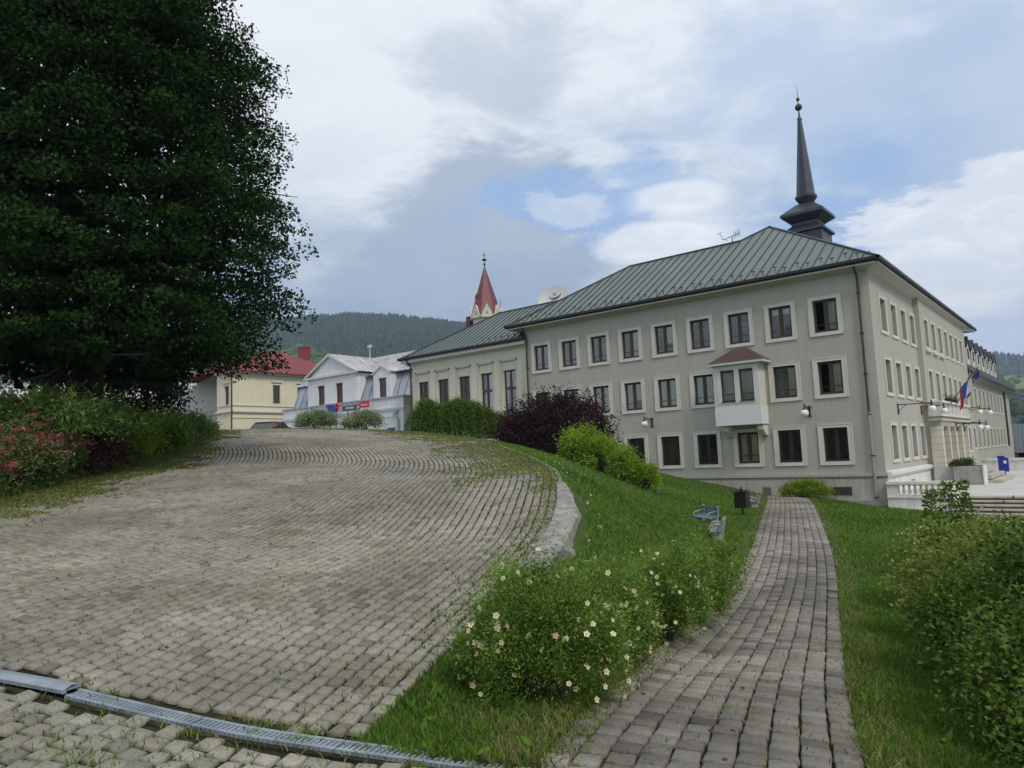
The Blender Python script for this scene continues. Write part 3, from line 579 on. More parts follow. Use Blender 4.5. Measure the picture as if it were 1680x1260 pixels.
    k=g.random(len(x))<pr*.8; x,y,r,n1,n2,dI=[q[k] for q in (x,y,r,n1,n2,dI)]
    z=np.where(in_drive(x,y),D_(x,y),G_(x,y))-.012; h=.022+.03*g.random(len(x)); w=np.clip(.004+.0011*r,.005,.03); dry=g.random(len(x))<np.where(r>9,.68,.45)
    o=blades('joint_grass',x[~dry],y[~dry],z[~dry],h[~dry],w[~dry],'grass',1.2,3,.5+.2*n1[~dry]); tag(o,'small green weeds growing in the joints of the setts','weeds',kind='stuff')
    o=blades('joint_straw',x[dry],y[dry],z[dry],h[dry],w[dry],'drygrass',1.6,4,.45+.25*n1[dry]); tag(o,'dry yellow weeds and moss in the joints of the setts','weeds',kind='stuff')
grass()
# ------------------------------------------------------------------ windows
TPL={}
def copy_tree(o,parent,loc,rz):
    c=o.copy(); S.collection.objects.link(c); c.parent=parent; c.location=Vector(loc)-ORG[parent.name]; c.rotation_euler.z=rz; c.hide_render=False; ORG[c.name]=Vector(loc)
    for ch in o.children:
        d=ch.copy(); S.collection.objects.link(d); d.parent=c
    return c
def window(parent,loc,rz,w=1.23,h=1.765,y=.14,surround='trim',bw=.205,bh=.155,cur=(None,None),grille=False,wood='wood',trans=True,hood=False,sill=None,name='window'):
    """loc: bottom centre of the opening on the wall face; local -y looks outwards"""
    key=(w,h,y,surround,bw,bh,cur,grille,wood,trans,hood,sill)
    if key in TPL: return copy_tree(TPL[key],parent,loc,rz)
    a=w/2; m=MB()
    if surround:
        m.mat(surround); t=-.045
        for x0,z0,x1,z1 in ((-a-bw,0,-a,h),(a,0,a+bw,h),(-a-bw,h,a+bw,h+bh),(-a-bw,-bh,a+bw,0)): m.box(x0,t,z0,x1,.0,z1)
        e=.035
        for x0,z0,x1,z1 in ((-a-bw-e,-bh,-a-bw,h+bh),(a+bw,-bh,a+bw+e,h+bh),(-a-bw-e,h+bh,a+bw+e,h+bh+e),(-a-bw-e,-bh-e,a+bw+e,-bh)): m.box(x0,t-.02,z0,x1,0,z1)
        if hood: m.box(-a-bw-.1,-.14,h+bh+e,a+bw+.1,0,h+bh+e+.10)
        if sill: m.box(-a-bw-.05,-.16,-bh-e-.14,a+bw+.05,0,-bh-e)
    else:
        m.mat('trim').box(-a-.05,-.05,-.06,a+.05,.0,-.003)
        if hood: m.box(-a-.22,-.16,h+.32,a+.22,0,h+.42).box(-a-.16,-.10,h+.26,a+.16,0,h+.32)
    o=m.build(name,None,None,local=True); o.parent=parent; o.location=Vector(loc)-ORG[parent.name]; o.rotation_euler.z=rz; ORG[o.name]=Vector((0,0,0)); org=Vector((0,0,0))
    def sub(m_,n,mt=None):
        q=m_.build(n,mt,None,local=True); q.parent=o; return q
    f=MB().mat(wood); s=.065
    for x0,z0,x1,z1 in ((-a,0,-a+s,h),(a-s,0,a,h),(-a+s,h-s,a-s,h),(-a+s,0,a-s,s),(-.055,s,.055,h-s)): f.box(x0,y,z0,x1,y+.07,z1)
    for sx in (-1,1):
        x0,x1=(-a+s,-.055) if sx<0 else (.055,a-s)
        for p,q,r,t_ in ((x0,s,x0+.05,h-s),(x1-.05,s,x1,h-s),(x0+.05,s,x1-.05,s+.07),(x0+.05,h-s-.05,x1-.05,h-s)): f.box(p,y+.012,q,r,y+.055,t_)
        if trans: f.box(x0+.05,y+.015,h*.24,x1-.05,y+.05,h*.24+.035)
    f.mat(wood).box(-a-.03,-.04 if surround else .0,-.035 if not surround else .0,a+.03,y,.028)
    sub(f,'frame')
    g=MB().mat('glass')
    for x0,x1 in ((-a+s,-.05),(.05,a-s)): g.box(x0+.04,y+.03,s+.05,x1-.04,y+.034,h-s-.03)
    sub(g,'pane')
    if any(cur):
        c=MB()
        for sx,k in zip((-1,1),cur):
            if not k: continue
            x0,x1=(-a+.03,-.01) if sx<0 else (.01,a-.03); mt,z0,z1={'pale':('net',.05,h-.05),'pale23':('net',h*.36,h-.05),'top':('net',h*.76,h-.05),'low':('netdim',.05,h*.72),'dim':('netdim',.05,h-.05),'brown':('browncur',.05,h-.05),'och':('yelcur',.05,h-.05),'bot':('net',.06,h*.23)}[k]
            c.mat(mt); nn=12
            for i in range(nn):
                u0,u1=x0+(x1-x0)*i/nn,x0+(x1-x0)*(i+1)/nn; d0,d1=.03*math.sin(i*1.9),.03*math.sin((i+1)*1.9)
                c.poly((u0,y+.115+d0,z0),(u1,y+.115+d1,z0),(u1,y+.115+d1,z1),(u0,y+.115+d0,z1))
        sub(c,'curtain')
    if grille:
        b=MB().mat('iron'); n_=int(w/.11)
        for i in range(1,n_): b.bar((-a+w*i/n_,.05,.03),(-a+w*i/n_,.05,h-.01),.018,.018)
        for zz in (.3,h-.3): b.bar((-a,.05,zz),(a,.05,zz),.03,.012)
        sub(b,'grille')
    TPL[key]=o; return o
# ------------------------------------------------------------------ sheet roofs with standing seams
def seams(m,poly,e0,e1,step,slope_dir,hgt=.05,wd=.035,phase=.3):
    """seams run along slope_dir (unit), spaced along e0->e1, clipped to the roof polygon"""
    P=[Vector(p) for p in poly]; e=(Vector(e1)-Vector(e0)); Ln=e.length; e.normalize(); sd=Vector(slope_dir).normalized(); nrm=e.cross(sd); nrm.normalize()
    if nrm.z<0: nrm=-nrm
    o=Vector(e0); Q=[((p-o).dot(e),(p-o).dot(sd)) for p in P]; k=phase*step
    lo=min(q[0] for q in Q); hi=max(q[0] for q in Q); k=lo+phase*step
    while k<hi:
        c=[]
        for i in range(len(Q)):
            a,b=Q[i],Q[(i+1)%len(Q)]
            if (a[0]-k)*(b[0]-k)<0: t=(k-a[0])/(b[0]-a[0]); c.append(a[1]+t*(b[1]-a[1]))
        if len(c)>=2:
            c.sort(); A=o+e*k+sd*c[0]+nrm*hgt/2; B=o+e*k+sd*c[-1]+nrm*hgt/2
            if (B-A).length>.15: m.bar(A,B,wd,hgt,up=nrm)
        k+=step
def roof_face(m,poly,e0,e1,sd,rmat,smat,step=.6,hgt=.05,phase=.3,wd=.035):
    m.mat(rmat).poly(*poly); m.mat(smat); seams(m,poly,e0,e1,step,sd,hgt,wd,phase)
# ================================================================== the town hall
Z0=9.40; SL=.65
bx=thing('town_hall',(-20,46,-3.4),'three storey grey town hall with white framed windows, green grey hipped roof and corner oriel','building')
X0,X1=-31.62,-8.908
X9=X1-3.078; hx=lambda c:X9-(9-c)*2.389+1.643/2      # centre of the c-th window column
ROW={3:(5.792,7.853),2:(2.454,4.534),1:(-1.076,1.016)}
zo=lambda r:(ROW[r][0]+.155,ROW[r][1]-.155)
holes=[];wins=[]
cur3={1:('dim','dim'),2:('brown','brown'),3:('dim','low'),4:('brown','pale'),5:('brown','pale23'),6:('low','low'),7:('dim','low'),8:('top','top'),9:(None,'pale')}
cur2={1:('dim','dim'),2:('brown','pale'),3:('pale','pale'),4:('pale','pale23'),5:('pale','pale'),6:('pale','pale'),8:('dim','pale'),9:(None,'pale')}
for r,cu in ((3,cur3),(2,cur2)):
    for c,k in cu.items(): wins.append((c,r,k,False))
for c in (4,5,6,8,9): wins.append((c,1,('brown','brown') if c in (5,) else (None,None),True))
H0=-4.2
for c,r,k,gr in wins:
    a,b=zo(r); holes.append((hx(c)-.615-X0,a-H0,hx(c)+.615-X0,b-H0))
holes.append((-16.49-X0,-.92-H0,-15.27-X0,.84-H0))
w=MB().mat('grey').wall((X0,40,H0),(1,0,0),X1-X0,9.0-H0,holes,.14,(0,-1,0),'dark')
SH=[];SW=[]
for c in range(4):
    y=41.669+.2065+c*2.4735
    for r in (1,2,3): a,b=zo(r); SH.append((y-40,a-H0,y+1.23-40,b-H0)); SW.append((y+.615,r,-8.908,1.23,False))
w.wall((X1,40,H0),(0,1,0),50.8-40,9.0-H0,SH,.27,(1,0,0),'dark')
TH=[]
for i,y in enumerate((51.7,54.13,56.56,59.0,61.25,63.5,65.75)):
    for r in (1,2,3):
        if r==1 and i<4: continue
        a,b=zo(r); ww=1.2 if i<3 else 1.1; TH.append((y+.24-50.8,a-H0,y+.24+ww-50.8,b-H0)); SW.append((y+.24+ww/2,r,-8.6,ww,i<3))
for yy in (52.05,54.5,57.0): TH.append((yy-50.8,-2.35-H0,yy+1.3-50.8,.75-H0))
w.wall((-8.6,50.8,H0),(0,1,0),69.1-50.8,9.0-H0,TH,.27,(1,0,0),'dark')
w.mat('grey').poly((X1,50.8,H0),(-8.6,50.8,H0),(-8.6,50.8,9),(X1,50.8,9)).poly((-8.6,69.1,H0),(-24,69.1,H0),(-24,69.1,9),(-8.6,69.1,9))
w.poly((X0,40,H0),(X0,52,H0),(X0,52,9),(X0,40,9)).poly((X0,52,H0),(X0,52,9),(-24,52,9),(-24,52,H0)).poly((-24,52,H0),(-24,52,9),(-24,69.1,9),(-24,69.1,H0))
w.build('wall',None,bx)
for c,r,k,gr in wins: window(bx,(hx(c),40,zo(r)[0]),0,cur=k,grille=gr)
window(bx,(-15.88,40,-.92),0,w=1.22,h=1.76,cur=('och','och'),wood='wood')
for y,r,x,ww,sl in SW: window(bx,(x,y,zo(r)[0]),math.pi/2,w=ww,y=.27,bw=.2 if sl or x<-8.8 else .16,cur=('dim','pale'),sill=True if sl and r==3 else None,trans=False)
# plinth: projecting base with a stained ledge
p=MB().mat('plinth'); p.box(X0-.02,39.93,-4.2,X1+.06,39.999,-1.80)
p.mat('grey').box(X0-.02,39.88,-1.72,X1+.10,39.999,-1.56).mat('stain').box(X0-.02,39.90,-1.80,X1+.08,39.999,-1.72)
p.mat('stain').box(-9.6,39.925,-4.2,X1+.07,39.93,-3.15)
p.mat('conc2').box(-16.5,39.80,-3.2,X1+.07,39.93,-2.92)
p.build('plinth',None,bx)
for x0,x1,mt in ((-11.58,-10.56,'brownroof'),(-15.2,-14.75,'stain'),(-13.35,-13.0,'brownroof')):
    q=MB().mat('conc2').box(x0-.03,39.915,-2.69,x1+.03,39.93,-2.22).mat(mt).box(x0,39.905,-2.66,x1,39.915,-2.25)
    for i in range(5): q.box(x0+.02,39.89,-2.63+i*.075,x1-.02,39.905,-2.60+i*.075)
    q.build('basement_vent',None,bx)
# white painted base band along the side front
q=MB().mat('whiter').prism([(-8.90,40.0,-1.80),(-8.70,40.0,-1.80),(-8.62,40.0,-1.68),(-8.62,40.0,-1.53),(-8.90,40.0,-1.47)],(0,10.65,0)).mat('whitestone').box(-8.90,40.0,-4.2,-8.78,50.65,-1.80)
q.mat('zinc').box(-8.78,43.4,-2.33,-8.76,44.0,-2.16).box(-8.78,45.0,-2.36,-8.76,45.9,-2.12); q.build('side_base_band',None,bx)
# soffit, gutter, roof
E=(-32.73,39.39,-8.30,73.0)
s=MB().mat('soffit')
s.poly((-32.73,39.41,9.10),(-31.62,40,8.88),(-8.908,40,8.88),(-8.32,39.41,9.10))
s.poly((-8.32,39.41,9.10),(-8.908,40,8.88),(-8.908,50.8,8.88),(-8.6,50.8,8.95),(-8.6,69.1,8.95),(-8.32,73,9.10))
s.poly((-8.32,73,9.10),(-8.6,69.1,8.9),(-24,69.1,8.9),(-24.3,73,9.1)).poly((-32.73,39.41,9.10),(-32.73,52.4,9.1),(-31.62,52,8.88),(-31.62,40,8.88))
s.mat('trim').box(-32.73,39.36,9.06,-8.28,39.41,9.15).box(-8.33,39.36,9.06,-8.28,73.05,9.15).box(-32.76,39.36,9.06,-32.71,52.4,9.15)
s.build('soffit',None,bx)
r=MB(); Pk=(-16.3,47.39,Z0+SL*8); Bd=(-17.78,45.91,Z0+SL*6.52); Rw=(-26.21,45.91,Z0+SL*6.52); nf=(0,1,SL); ns=(-1,0,SL)
SWc=(-32.73,39.39,Z0); SE=(-8.3,39.39,Z0); NE=(-8.3,73,Z0); Rn=(-16.3,65,Z0+SL*8); NWc=(-24.3,73,Z0); V2=(-24.3,52.43,Z0); NW1=(-32.73,52.43,Z0)
roof_face(r,[SWc,SE,Pk,Bd,Rw],SWc,SE,nf,'roof','roofseam',.62)
roof_face(r,[SE,NE,Rn,Pk],SE,NE,ns,'roof','roofseam',.62)
roof_face(r,[SWc,Rw,NW1],SWc,NW1,(1,0,SL),'roof','roofseam',.62)
for f in ([Rw,Bd,V2,NW1],[Pk,Rn,NWc,V2,Bd],[NWc,Rn,NE]): r.mat('roof').poly(*f)
r.mat('roofseam')
for a,b in ((Pk,SE),(Pk,Rn),(Bd,Rw),(Rw,SWc),(Pk,Bd)): r.bar(Vector(a)+Vector((0,0,.03)),Vector(b)+Vector((0,0,.03)),.16,.07)
r.build('roof',None,bx)
gt=MB().mat('gutter')
def gut(m,a,b,out_):
    A,B=Vector(a),Vector(b); o=Vector(out_); pr=[(0,0),(.0,-.20),(.11,-.24),(.17,-.16),(.17,-.02)]
    m.prism([tuple(A+o*p+Vector((0,0,q))) for p,q in pr],tuple(B-A))
gut(gt,(-32.95,39.37,9.40),(-8.13,39.37,9.40),(0,-1,0)); gut(gt,(-8.29,39.2,9.40),(-8.29,73.1,9.40),(1,0,0)); gut(gt,(-32.76,39.2,9.40),(-32.76,52.4,9.40),(-1,0,0))
gt.build('gutter',None,bx)
sg=MB().mat('iron'); k=0
x=-32.2
while x<-9:
    k+=1; d=.55 if k%2 else .28; y=39.39+d; z=Z0+SL*d
    sg.bar((x,y,z),(x,y,z+.20),.03,.03); sg.bar((x-.10,y,z+.19),(x+.10,y,z+.19),.04,.05); x+=.62
y=40.5
while y<72: sg.bar((-8.85,y,Z0+.36),(-8.85,y,Z0+.55),.03,.03); sg.bar((-8.85,y-.1,Z0+.54),(-8.85,y+.1,Z0+.54),.04,.05); y+=1.2
sg.build('snow_guards',None,bx); S.collection.objects[-1]['kind']='stuff'
def pipe(parent,x,yw,zt,zb,x2=None,r_=.06,m_='pipe',ye=.6,low=None):
    p=MB().mat(m_).tube([(x,yw-ye,zt),(x,yw-ye+.02,zt-.18),(x,yw-.14,zt-.62),(x,yw-.12,zt-.8),(x,yw-.12,low if low else zb)],r_,10)
    if low: p.mat('conc2').tube([(x,yw-.12,low+.02),(x,yw-.12,zb)],r_*1.12,10)
    for z in np.arange(zb+.5,zt-1,2.1): p.mat('iron').box(x-.09,yw-.19,z,x+.09,yw-.01,z+.05)
    return p.build('downpipe',None,parent)
pipe(bx,-9.42,40,9.22,-3.3,low=1.5); pipe(bx,-31.50,40,9.20,-.6)
# oriel
o=MB().mat('whitestone'); ox0,ox1,oy=-17.24,-14.64,39.0
W_=MB().mat('trim').wall((ox0,oy,2.25),(1,0,0),ox1-ox0,4.62-2.25,[(.40,.33,1.21,2.12),(1.48,.33,2.29,2.12)],.10,(0,-1,0),'dark',.5)
W_.mat('trim').poly((ox1,oy,2.25),(ox1,40,2.25),(ox1,40,4.62),(ox1,oy,4.62)).poly((ox0,oy,2.25),(ox0,oy,4.62),(ox0,40,4.62),(ox0,40,2.25)).poly((ox0,oy,4.62),(ox1,oy,4.62),(ox1,40,4.62),(ox0,40,4.62))
for x0,z0,x1,z1 in ((ox0+.22,4.44,ox1-.22,4.50),(ox0+.22,2.47,ox1-.22,2.53),(ox0+.22,2.53,ox0+.27,4.44),(ox1-.27,2.53,ox1-.22,4.44)): W_.box(x0,oy-.03,z0,x1,oy-.002,z1)
W_.mat('whiter').box(ox0-.03,oy-.03,1.25,ox1+.03,39.999,2.25)
ori=W_.build('oriel',None,bx); ORG[ori.name]=ORG[bx.name]
for xc in (ox0+.805,ox0+1.885):
    f=MB().mat('wood'); 
    for x0,z0,x1,z1 in ((xc-.405,2.58,xc-.335,4.37),(xc+.335,2.58,xc+.405,4.37),(xc-.335,4.29,xc+.335,4.37),(xc-.335,2.58,xc+.335,2.68),(xc-.335,2.98,xc+.335,3.02)): f.box(x0,oy+.10,z0,x1,oy+.16,z1)
    f.box(xc-.44,oy-.05,2.545,xc+.44,oy+.10,2.58); f.mat('glass').box(xc-.34,oy+.13,2.66,xc+.34,oy+.134,4.3); f.mat('net').box(xc-.38,oy+.26,2.6,xc+.38,oy+.27,4.35)
    f.build('oriel_window',None,ori)
rf=MB().mat('brownroof'); a0,a1,b0=ox0-.22,ox1+.40,oy-.24
rf.poly((a0,b0,4.80),(a1,b0,4.80),(-15.55,39.85,5.66),(-16.3,39.85,5.66)).poly((a1,b0,4.80),(a1,40,4.80),(-15.55,40,5.66),(-15.55,39.85,5.66)).poly((a0,40,4.80),(a0,b0,4.80),(-16.3,39.85,5.66),(-16.3,40,5.66))
rf.poly((-16.3,39.85,5.66),(-15.55,39.85,5.66),(-15.55,40,5.66),(-16.3,40,5.66))
rf.mat('trim').prism([(a0+.02,b0+.02,4.795),(a1-.02,b0+.02,4.795),(a1-.02,39.999,4.795),(a0+.02,39.999,4.795)],(0,0,-.13)).box(ox0-.06,oy-.07,4.62,ox1+.06,39.998,4.665)
rf.build('oriel_roof',None,ori)
for x0,x1 in ((-17.02,-16.68),(-15.02,-14.68)):
    MB().mat('trim').prism([(x0,39.999,.62),(x0,39.72,.62),(x0,39.30,.95),(x0,39.30,1.22),(x0,39.999,1.22)],(x1-x0,0,0)).build('corbel',None,ori)
# portico with rusticated piers and balcony
po=MB().mat('pierstone').box(-8.59,50.55,1.16,-7.88,61.6,1.36).mat('stain').box(-8.59,50.45,1.36,-7.78,61.7,1.42).mat('pinkstone').box(-8.59,50.75,.80,-7.97,61.4,1.16).build('portico',None,bx); ORG[po.name]=ORG[bx.name]
for y0,y1 in ((50.66,51.25),(53.27,53.65),(55.75,56.25),(58.4,58.9),(60.9,61.4)):
    q=MB(); z=-2.7; k=0
    while z<.80:
        z1=min(z+.385,.80); q.mat('pierstone').box(-8.59,y0,z,-7.95,y1,z1); q.mat('pinkstone').box(-8.59,y0+.012,z1,-7.965,y1-.012,min(z1+.025,.80)) if z1<.79 else None; z+=.41
    q.build('pier',None,po)
ba=MB().mat('whitestone').box(-8.59,50.6,1.42,-7.85,61.5,1.55).box(-8.59,50.5,2.26,-7.76,61.6,2.38).mat('soffit').box(-8.59,50.72,1.55,-7.92,61.4,2.26).mat('whitestone')
for yy in np.linspace(50.62,61.2,8): ba.box(-8.58,yy,1.55,-7.86,yy+.28,2.26)
ba.build('balcony',None,po)
# roof turret and spire
tu=MB().mat('slate'); cx,cy=-16.3,56.0
def sq(m,prof,n=4,rot=math.pi/4,c=(cx,cy,0)): 
    k=math.sqrt(2) if n==4 else 1.; m.lathe([(a*k,b) for a,b in prof],c,n,rot)
sq(tu,[(1.30,13.2),(1.28,15.85)]); sq(tu,[(1.28,15.85),(1.48,15.92),(1.48,16.08),(.95,16.55)]); sq(tu,[(.95,16.5),(.95,16.75),(1.56,17.22),(1.56,17.42),(.62,18.25),(.5,18.3)])
tu.build('turret',None,bx)
sp=MB().mat('slate'); sq(sp,[(.45,18.1),(.48,18.32),(.80,18.80),(.80,18.95),(.68,19.05),(.15,25.1)],8,math.pi/8,(cx,cy,0)); sp.build('spire',None,bx)
sp=MB().mat('slate').lathe([(.18,25.05),(.18,25.2),(.09,25.25),(.04,25.85)],(cx,cy,0),10).ball((cx,cy,26.1),.27,14,10).lathe([(.04,26.3),(.04,26.6)],(cx,cy,0),8).ball((cx,cy,26.75),.14,10,8).lathe([(.025,26.8),(.012,27.9)],(cx,cy,0),6); sp.build('finial',None,bx)
# television aerial
an=thing('aerial',(-18.3,45.9,13.62),'thin metal television aerial on the ridge of the green grey roof','aerial')
m=MB().mat('iron').tube([(-18.3,45.9,13.5),(-18.3,45.9,14.12)],.03,6); m.build('mast',None,an)
m=MB().mat('iron').tube([(-18.9,45.9,13.98),(-17.75,45.9,14.22)],.022,6)
for i in range(5): x=-18.15+i*.1; m.tube([(x,45.9,13.90+.2*i*.1),(x,45.9,14.38+.02*i)],.014,5)
m.tube([(-18.9,45.9,13.98),(-19.15,45.9,14.5)],.018,5); m.tube([(-19.3,45.9,14.42),(-19.0,45.9,14.54)],.016,5).tube([(-18.9,45.6,13.98),(-18.75,46.2,13.98)],.016,5); m.build('antenna_array',None,an)
# ================================================================== cream wing
cw=thing('cream_wing',(-38,46,0),'single storey cream wing with five tall brown windows between grey town hall and white house','building')
wy=40.3; wx0,wx1=-43.98,-31.62; hs=[]; cs=[(-43.32,-42.17),(-41.06,-39.91),(-38.75,-37.6),(-36.44,-35.29),(-34.17,-33.01)]
w=MB().mat('cream').wall((wx0,wy,-1),(1,0,0),wx1-wx0,8.9,[(a-.09-wx0,3.1,b+.09-wx0,8.02) for a,b in cs],.09,(0,-1,0),'cream',0)
w.wall((wx0,wy+.09,-1),(1,0,0),wx1-wx0,8.9,[(a-wx0,3.1,b-wx0,7.35) for a,b in cs],.14,(0,-1,0),'dark')
w.mat('cream').poly((wx0,wy,-1),(wx0,wy,7.9),(wx0,52,7.9),(wx0,52,-1))
w.build('wall',None,cw)
tr=MB().mat('soffit')
for a,b in cs:
    for x0,z0,x1,z1 in ((a-.26,2.1,a-.13,7.16),(b+.13,2.1,b+.26,7.16),(a-.26,7.03,b+.26,7.16)): tr.box(x0,wy-.03,z0,x1,wy-.001,z1)
tr.build('window_moulding',None,cw)
for i,(a,b) in enumerate(cs):
    o_=window(cw,((a+b)/2,wy+.09,2.1),0,w=b-a,h=4.25,y=.14,surround=None,cur=('och','och') if i<4 else ('dim','brown'),wood='redwood' if i==4 else 'wood',trans=False)
    MB().mat('redwood').box(a+.06,wy+.20,4.92,b-.06,wy+.32,5.10).build('transom',None,cw)
e=8.62; s=MB().mat('trim').box(-44.75,39.82,8.02,-31.62,39.90,8.30).mat('cream').poly((-44.75,39.85,8.05),(-44,40.3,7.85),(-31.6,40.3,7.85),(-31.6,39.85,8.05)).mat('trim').box(-44.78,39.82,8.02,-44.7,52,8.30)
s.mat('cream').box(-44.7,40.29,7.85,-31.62,40.6,8.2); s.build('eaves_board',None,cw)
r=MB(); A=(-44.95,39.80,8.42); Bq=(-31.0,39.80,8.42); sl=.62; pk=(-38.95,45.80,8.42+sl*6); rr=(-26,45.8,8.42+sl*6); Bq=(-27.,39.8,8.42); B3=(-31.0,39.8,8.42)
pol=[A,(-31.62,39.8,8.42),(-31.62,40.9,8.42+sl*1.1),(-29.5,44.2,8.42+sl*4.4),(-29.5,45.8,8.42+sl*6),pk]
roof_face(r,pol,A,(-31.62,39.8,8.42),(0,1,sl),'roof','roofseam',.56); roof_face(r,[A,pk,(-44.95,51.8,8.42)],A,(-44.95,51.8,8.42),(1,0,sl),'roof','roofseam',.56)
r.mat('roof').poly(pk,(-29.5,45.8,8.42+sl*6),(-29.5,51.8,8.42),(-44.95,51.8,8.42)); r.mat('roofseam').bar(Vector(pk)+Vector((0,0,.03)),(-29.5,45.8,8.45+sl*6),.15,.07).bar(Vector(pk)+Vector((0,0,.03)),Vector(A)+Vector((0,0,.03)),.15,.07)
r.build('roof',None,cw)
g_=MB().mat('gutter'); gut(g_,(-45.05,39.80,8.50),(-31.6,39.80,8.50),(0,-1,0)); gut(g_,(-44.95,39.7,8.50),(-44.95,52,8.5),(-1,0,0)); g_.build('gutter',None,cw)
sg=MB().mat('iron'); x=-36
while x<-32: sg.bar((x,40.3,8.73),(x,40.3,8.93),.03,.03).bar((x-.1,40.3,8.92),(x+.1,40.3,8.92),.04,.05); x+=.62
sg.build('snow_guards',None,cw)
pipe(cw,-44.02,40.3,8.35,1.4,ye=.55,r_=.075)
# satellite dish behind the ridge
dc=Vector((-36.1,50.0,13.2)); dd=(-dc).normalized(); dd=Vector((dd.x,dd.y,.12)).normalized(); dt=thing('satellite_dish',(dc.x,dc.y+.5,10.6),'big white satellite dish with blue swirl logo behind the roof ridge','satellite dish')
rt=dd.cross(Vector((0,0,1))).normalized()*-1; upv=rt.cross(dd)*-1
if upv.z<0: upv=-upv
m=MB().mat('dish'); n=32; vs=[]; rad=1.5
for i,rr_ in enumerate((0,.35,.7,1.)):
    for j in range(n): a=2*math.pi*j/n; vs.append(dc+rt*(rad*rr_*math.cos(a))+upv*(rad*rr_*math.sin(a))+dd*(.28*rr_*rr_-.28))
fs=[(i*n+j,i*n+(j+1)%n,(i+1)*n+(j+1)%n,(i+1)*n+j) for i in range(3) for j in range(n)]; m.add(vs,fs); k=len(m.v)
m.add([v-dd*.04 for v in vs],[f[::-1] for f in fs]); m.build('reflector',None,dt,smooth=True)
MB().mat('iron').tube([dc-dd*.3,dc-dd*.7+Vector((0,0,-.4)),(dc.x-dd.x,dc.y-dd.y,9.8)],.09,8).build('mount',None,dt)
lgo=MB().mat('navy')
def dp(u,v,e=.012): rr_=min(1,math.hypot(u,v)/rad); return dc+rt*u+upv*v+dd*(.28*rr_*rr_-.28+e)
for (a0,a1,rx,ry,cu,cv_,th0,th1) in ((150,350,.55,.36,.08,.70,.03,.14),(170,330,.40,.26,.10,.74,.02,.08)):
    st=16
    for i in range(st):
        t0_,t1_=math.radians(a0+(a1-a0)*i/st),math.radians(a0+(a1-a0)*(i+1)/st); w0=th0+(th1-th0)*math.sin(math.pi*i/st); w1=th0+(th1-th0)*math.sin(math.pi*(i+1)/st)
        tl=.45
        def el(t,w_): x_,y_=(rx-w_)*math.cos(t),(ry-w_)*math.sin(t); return dp(cu+x_*math.cos(tl)-y_*math.sin(tl)-.05,cv_+x_*math.sin(tl)+y_*math.cos(tl))
        lgo.add([el(t0_,0),el(t1_,0),el(t1_,w1),el(t0_,w0)],[(0,1,2,3)])
for i in range(12): a0,a1=2*math.pi*i/12,2*math.pi*(i+1)/12; lgo.add([dp(-.02+.14*math.cos(a0),.80+.14*math.sin(a0)),dp(-.02+.14*math.cos(a1),.80+.14*math.sin(a1)),dp(-.02+.08*math.cos(a1),.80+.08*math.sin(a1)),dp(-.02+.08*math.cos(a0),.80+.08*math.sin(a0))],[(0,1,2,3)])
lgo.build('logo',None,dt)
def text(name,s,size,mtl,parent,pos,right,up,ext=.01,align='CENTER'):
    cu=bpy.data.curves.new(name,'FONT'); cu.body=s; cu.size=size; cu.extrude=ext; cu.align_x=align; cu.align_y='CENTER'; cu.offset=size*.012
    t=bpy.data.objects.new(name+'_tmp',cu); S.collection.objects.link(t); dg=bpy.context.evaluated_depsgraph_get(); me=bpy.data.meshes.new_from_object(t.evaluated_get(dg)); bpy.data.objects.remove(t)
    o=bpy.data.objects.new(name,me); me.materials.clear(); me.materials.append(M[mtl]); o.data=me; S.collection.objects.link(o); o.parent=parent
    r_=Vector(right).normalized(); u_=Vector(up); u_=(u_-r_*u_.dot(r_)).normalized(); f_=r_.cross(u_)
    mt=Matrix(((r_.x,u_.x,f_.x,0),(r_.y,u_.y,f_.y,0),(r_.z,u_.z,f_.z,0),(0,0,0,1))); p_=Vector(pos)-ORG[parent.name]; mt.translation=p_; o.matrix_local=mt; return o
text('lettering','Telenor',.62,'navy',dt,dp(.02,.06,.03),rt+upv*.05,upv)
# ================================================================== far wing with the dark mansard roof
fw=thing('mansard_wing',(-14,86,-3.5),'grey far wing with dark mansard roof and row of pale triangular dormers','building')
fx=-9.0; hs=[]; fwn=[]
for r_ in ((2.55,4.35),(-.78,.82)):
    for i in range(9):
        y=72.0+i*2.76; hs.append((y-69,r_[0]+4.5,y+1.15-69,r_[1]+4.5)); fwn.append((y+.575,r_))
w=MB().mat('grey').wall((fx,69,-4.5),(0,1,0),34,9.9,hs,.25,(1,0,0),'dark'); w.poly((fx,103,-4.5),(-22,103,-4.5),(-22,103,5.4),(fx,103,5.4)); w.build('wall',None,fw)
for y,r_ in fwn: window(fw,(fx,y,r_[0]),math.pi/2,w=1.15,h=r_[1]-r_[0],y=.25,bw=.16,cur=('dim','pale'),trans=False)
m=MB().mat('soffit').poly((-8.45,69,5.30),(fx,69,5.0),(fx,103,5.0),(-8.45,103.6,5.30)).mat('trim').box(-8.47,69,5.28,-8.42,103.7,5.40); m.mat('gutter').box(-8.42,69,5.32,-8.26,104,5.50).box(-22,103.6,5.32,-8.26,103.8,5.5).build('eaves',None,fw)
m=MB().mat('mansard').poly((-8.4,69.2,5.45),(-8.4,103.7,5.45),(-10.2,101.5,8.9),(-10.2,69.2,8.9)).poly((-8.4,103.7,5.45),(-22,103.7,5.45),(-20,101.5,8.9),(-10.2,101.5,8.9)).poly((-10.2,69.2,8.9),(-10.2,101.5,8.9),(-15,97,10.0),(-15,69.2,10.0)).poly((-10.2,101.5,8.9),(-20,101.5,8.9),(-15,97,10.0))
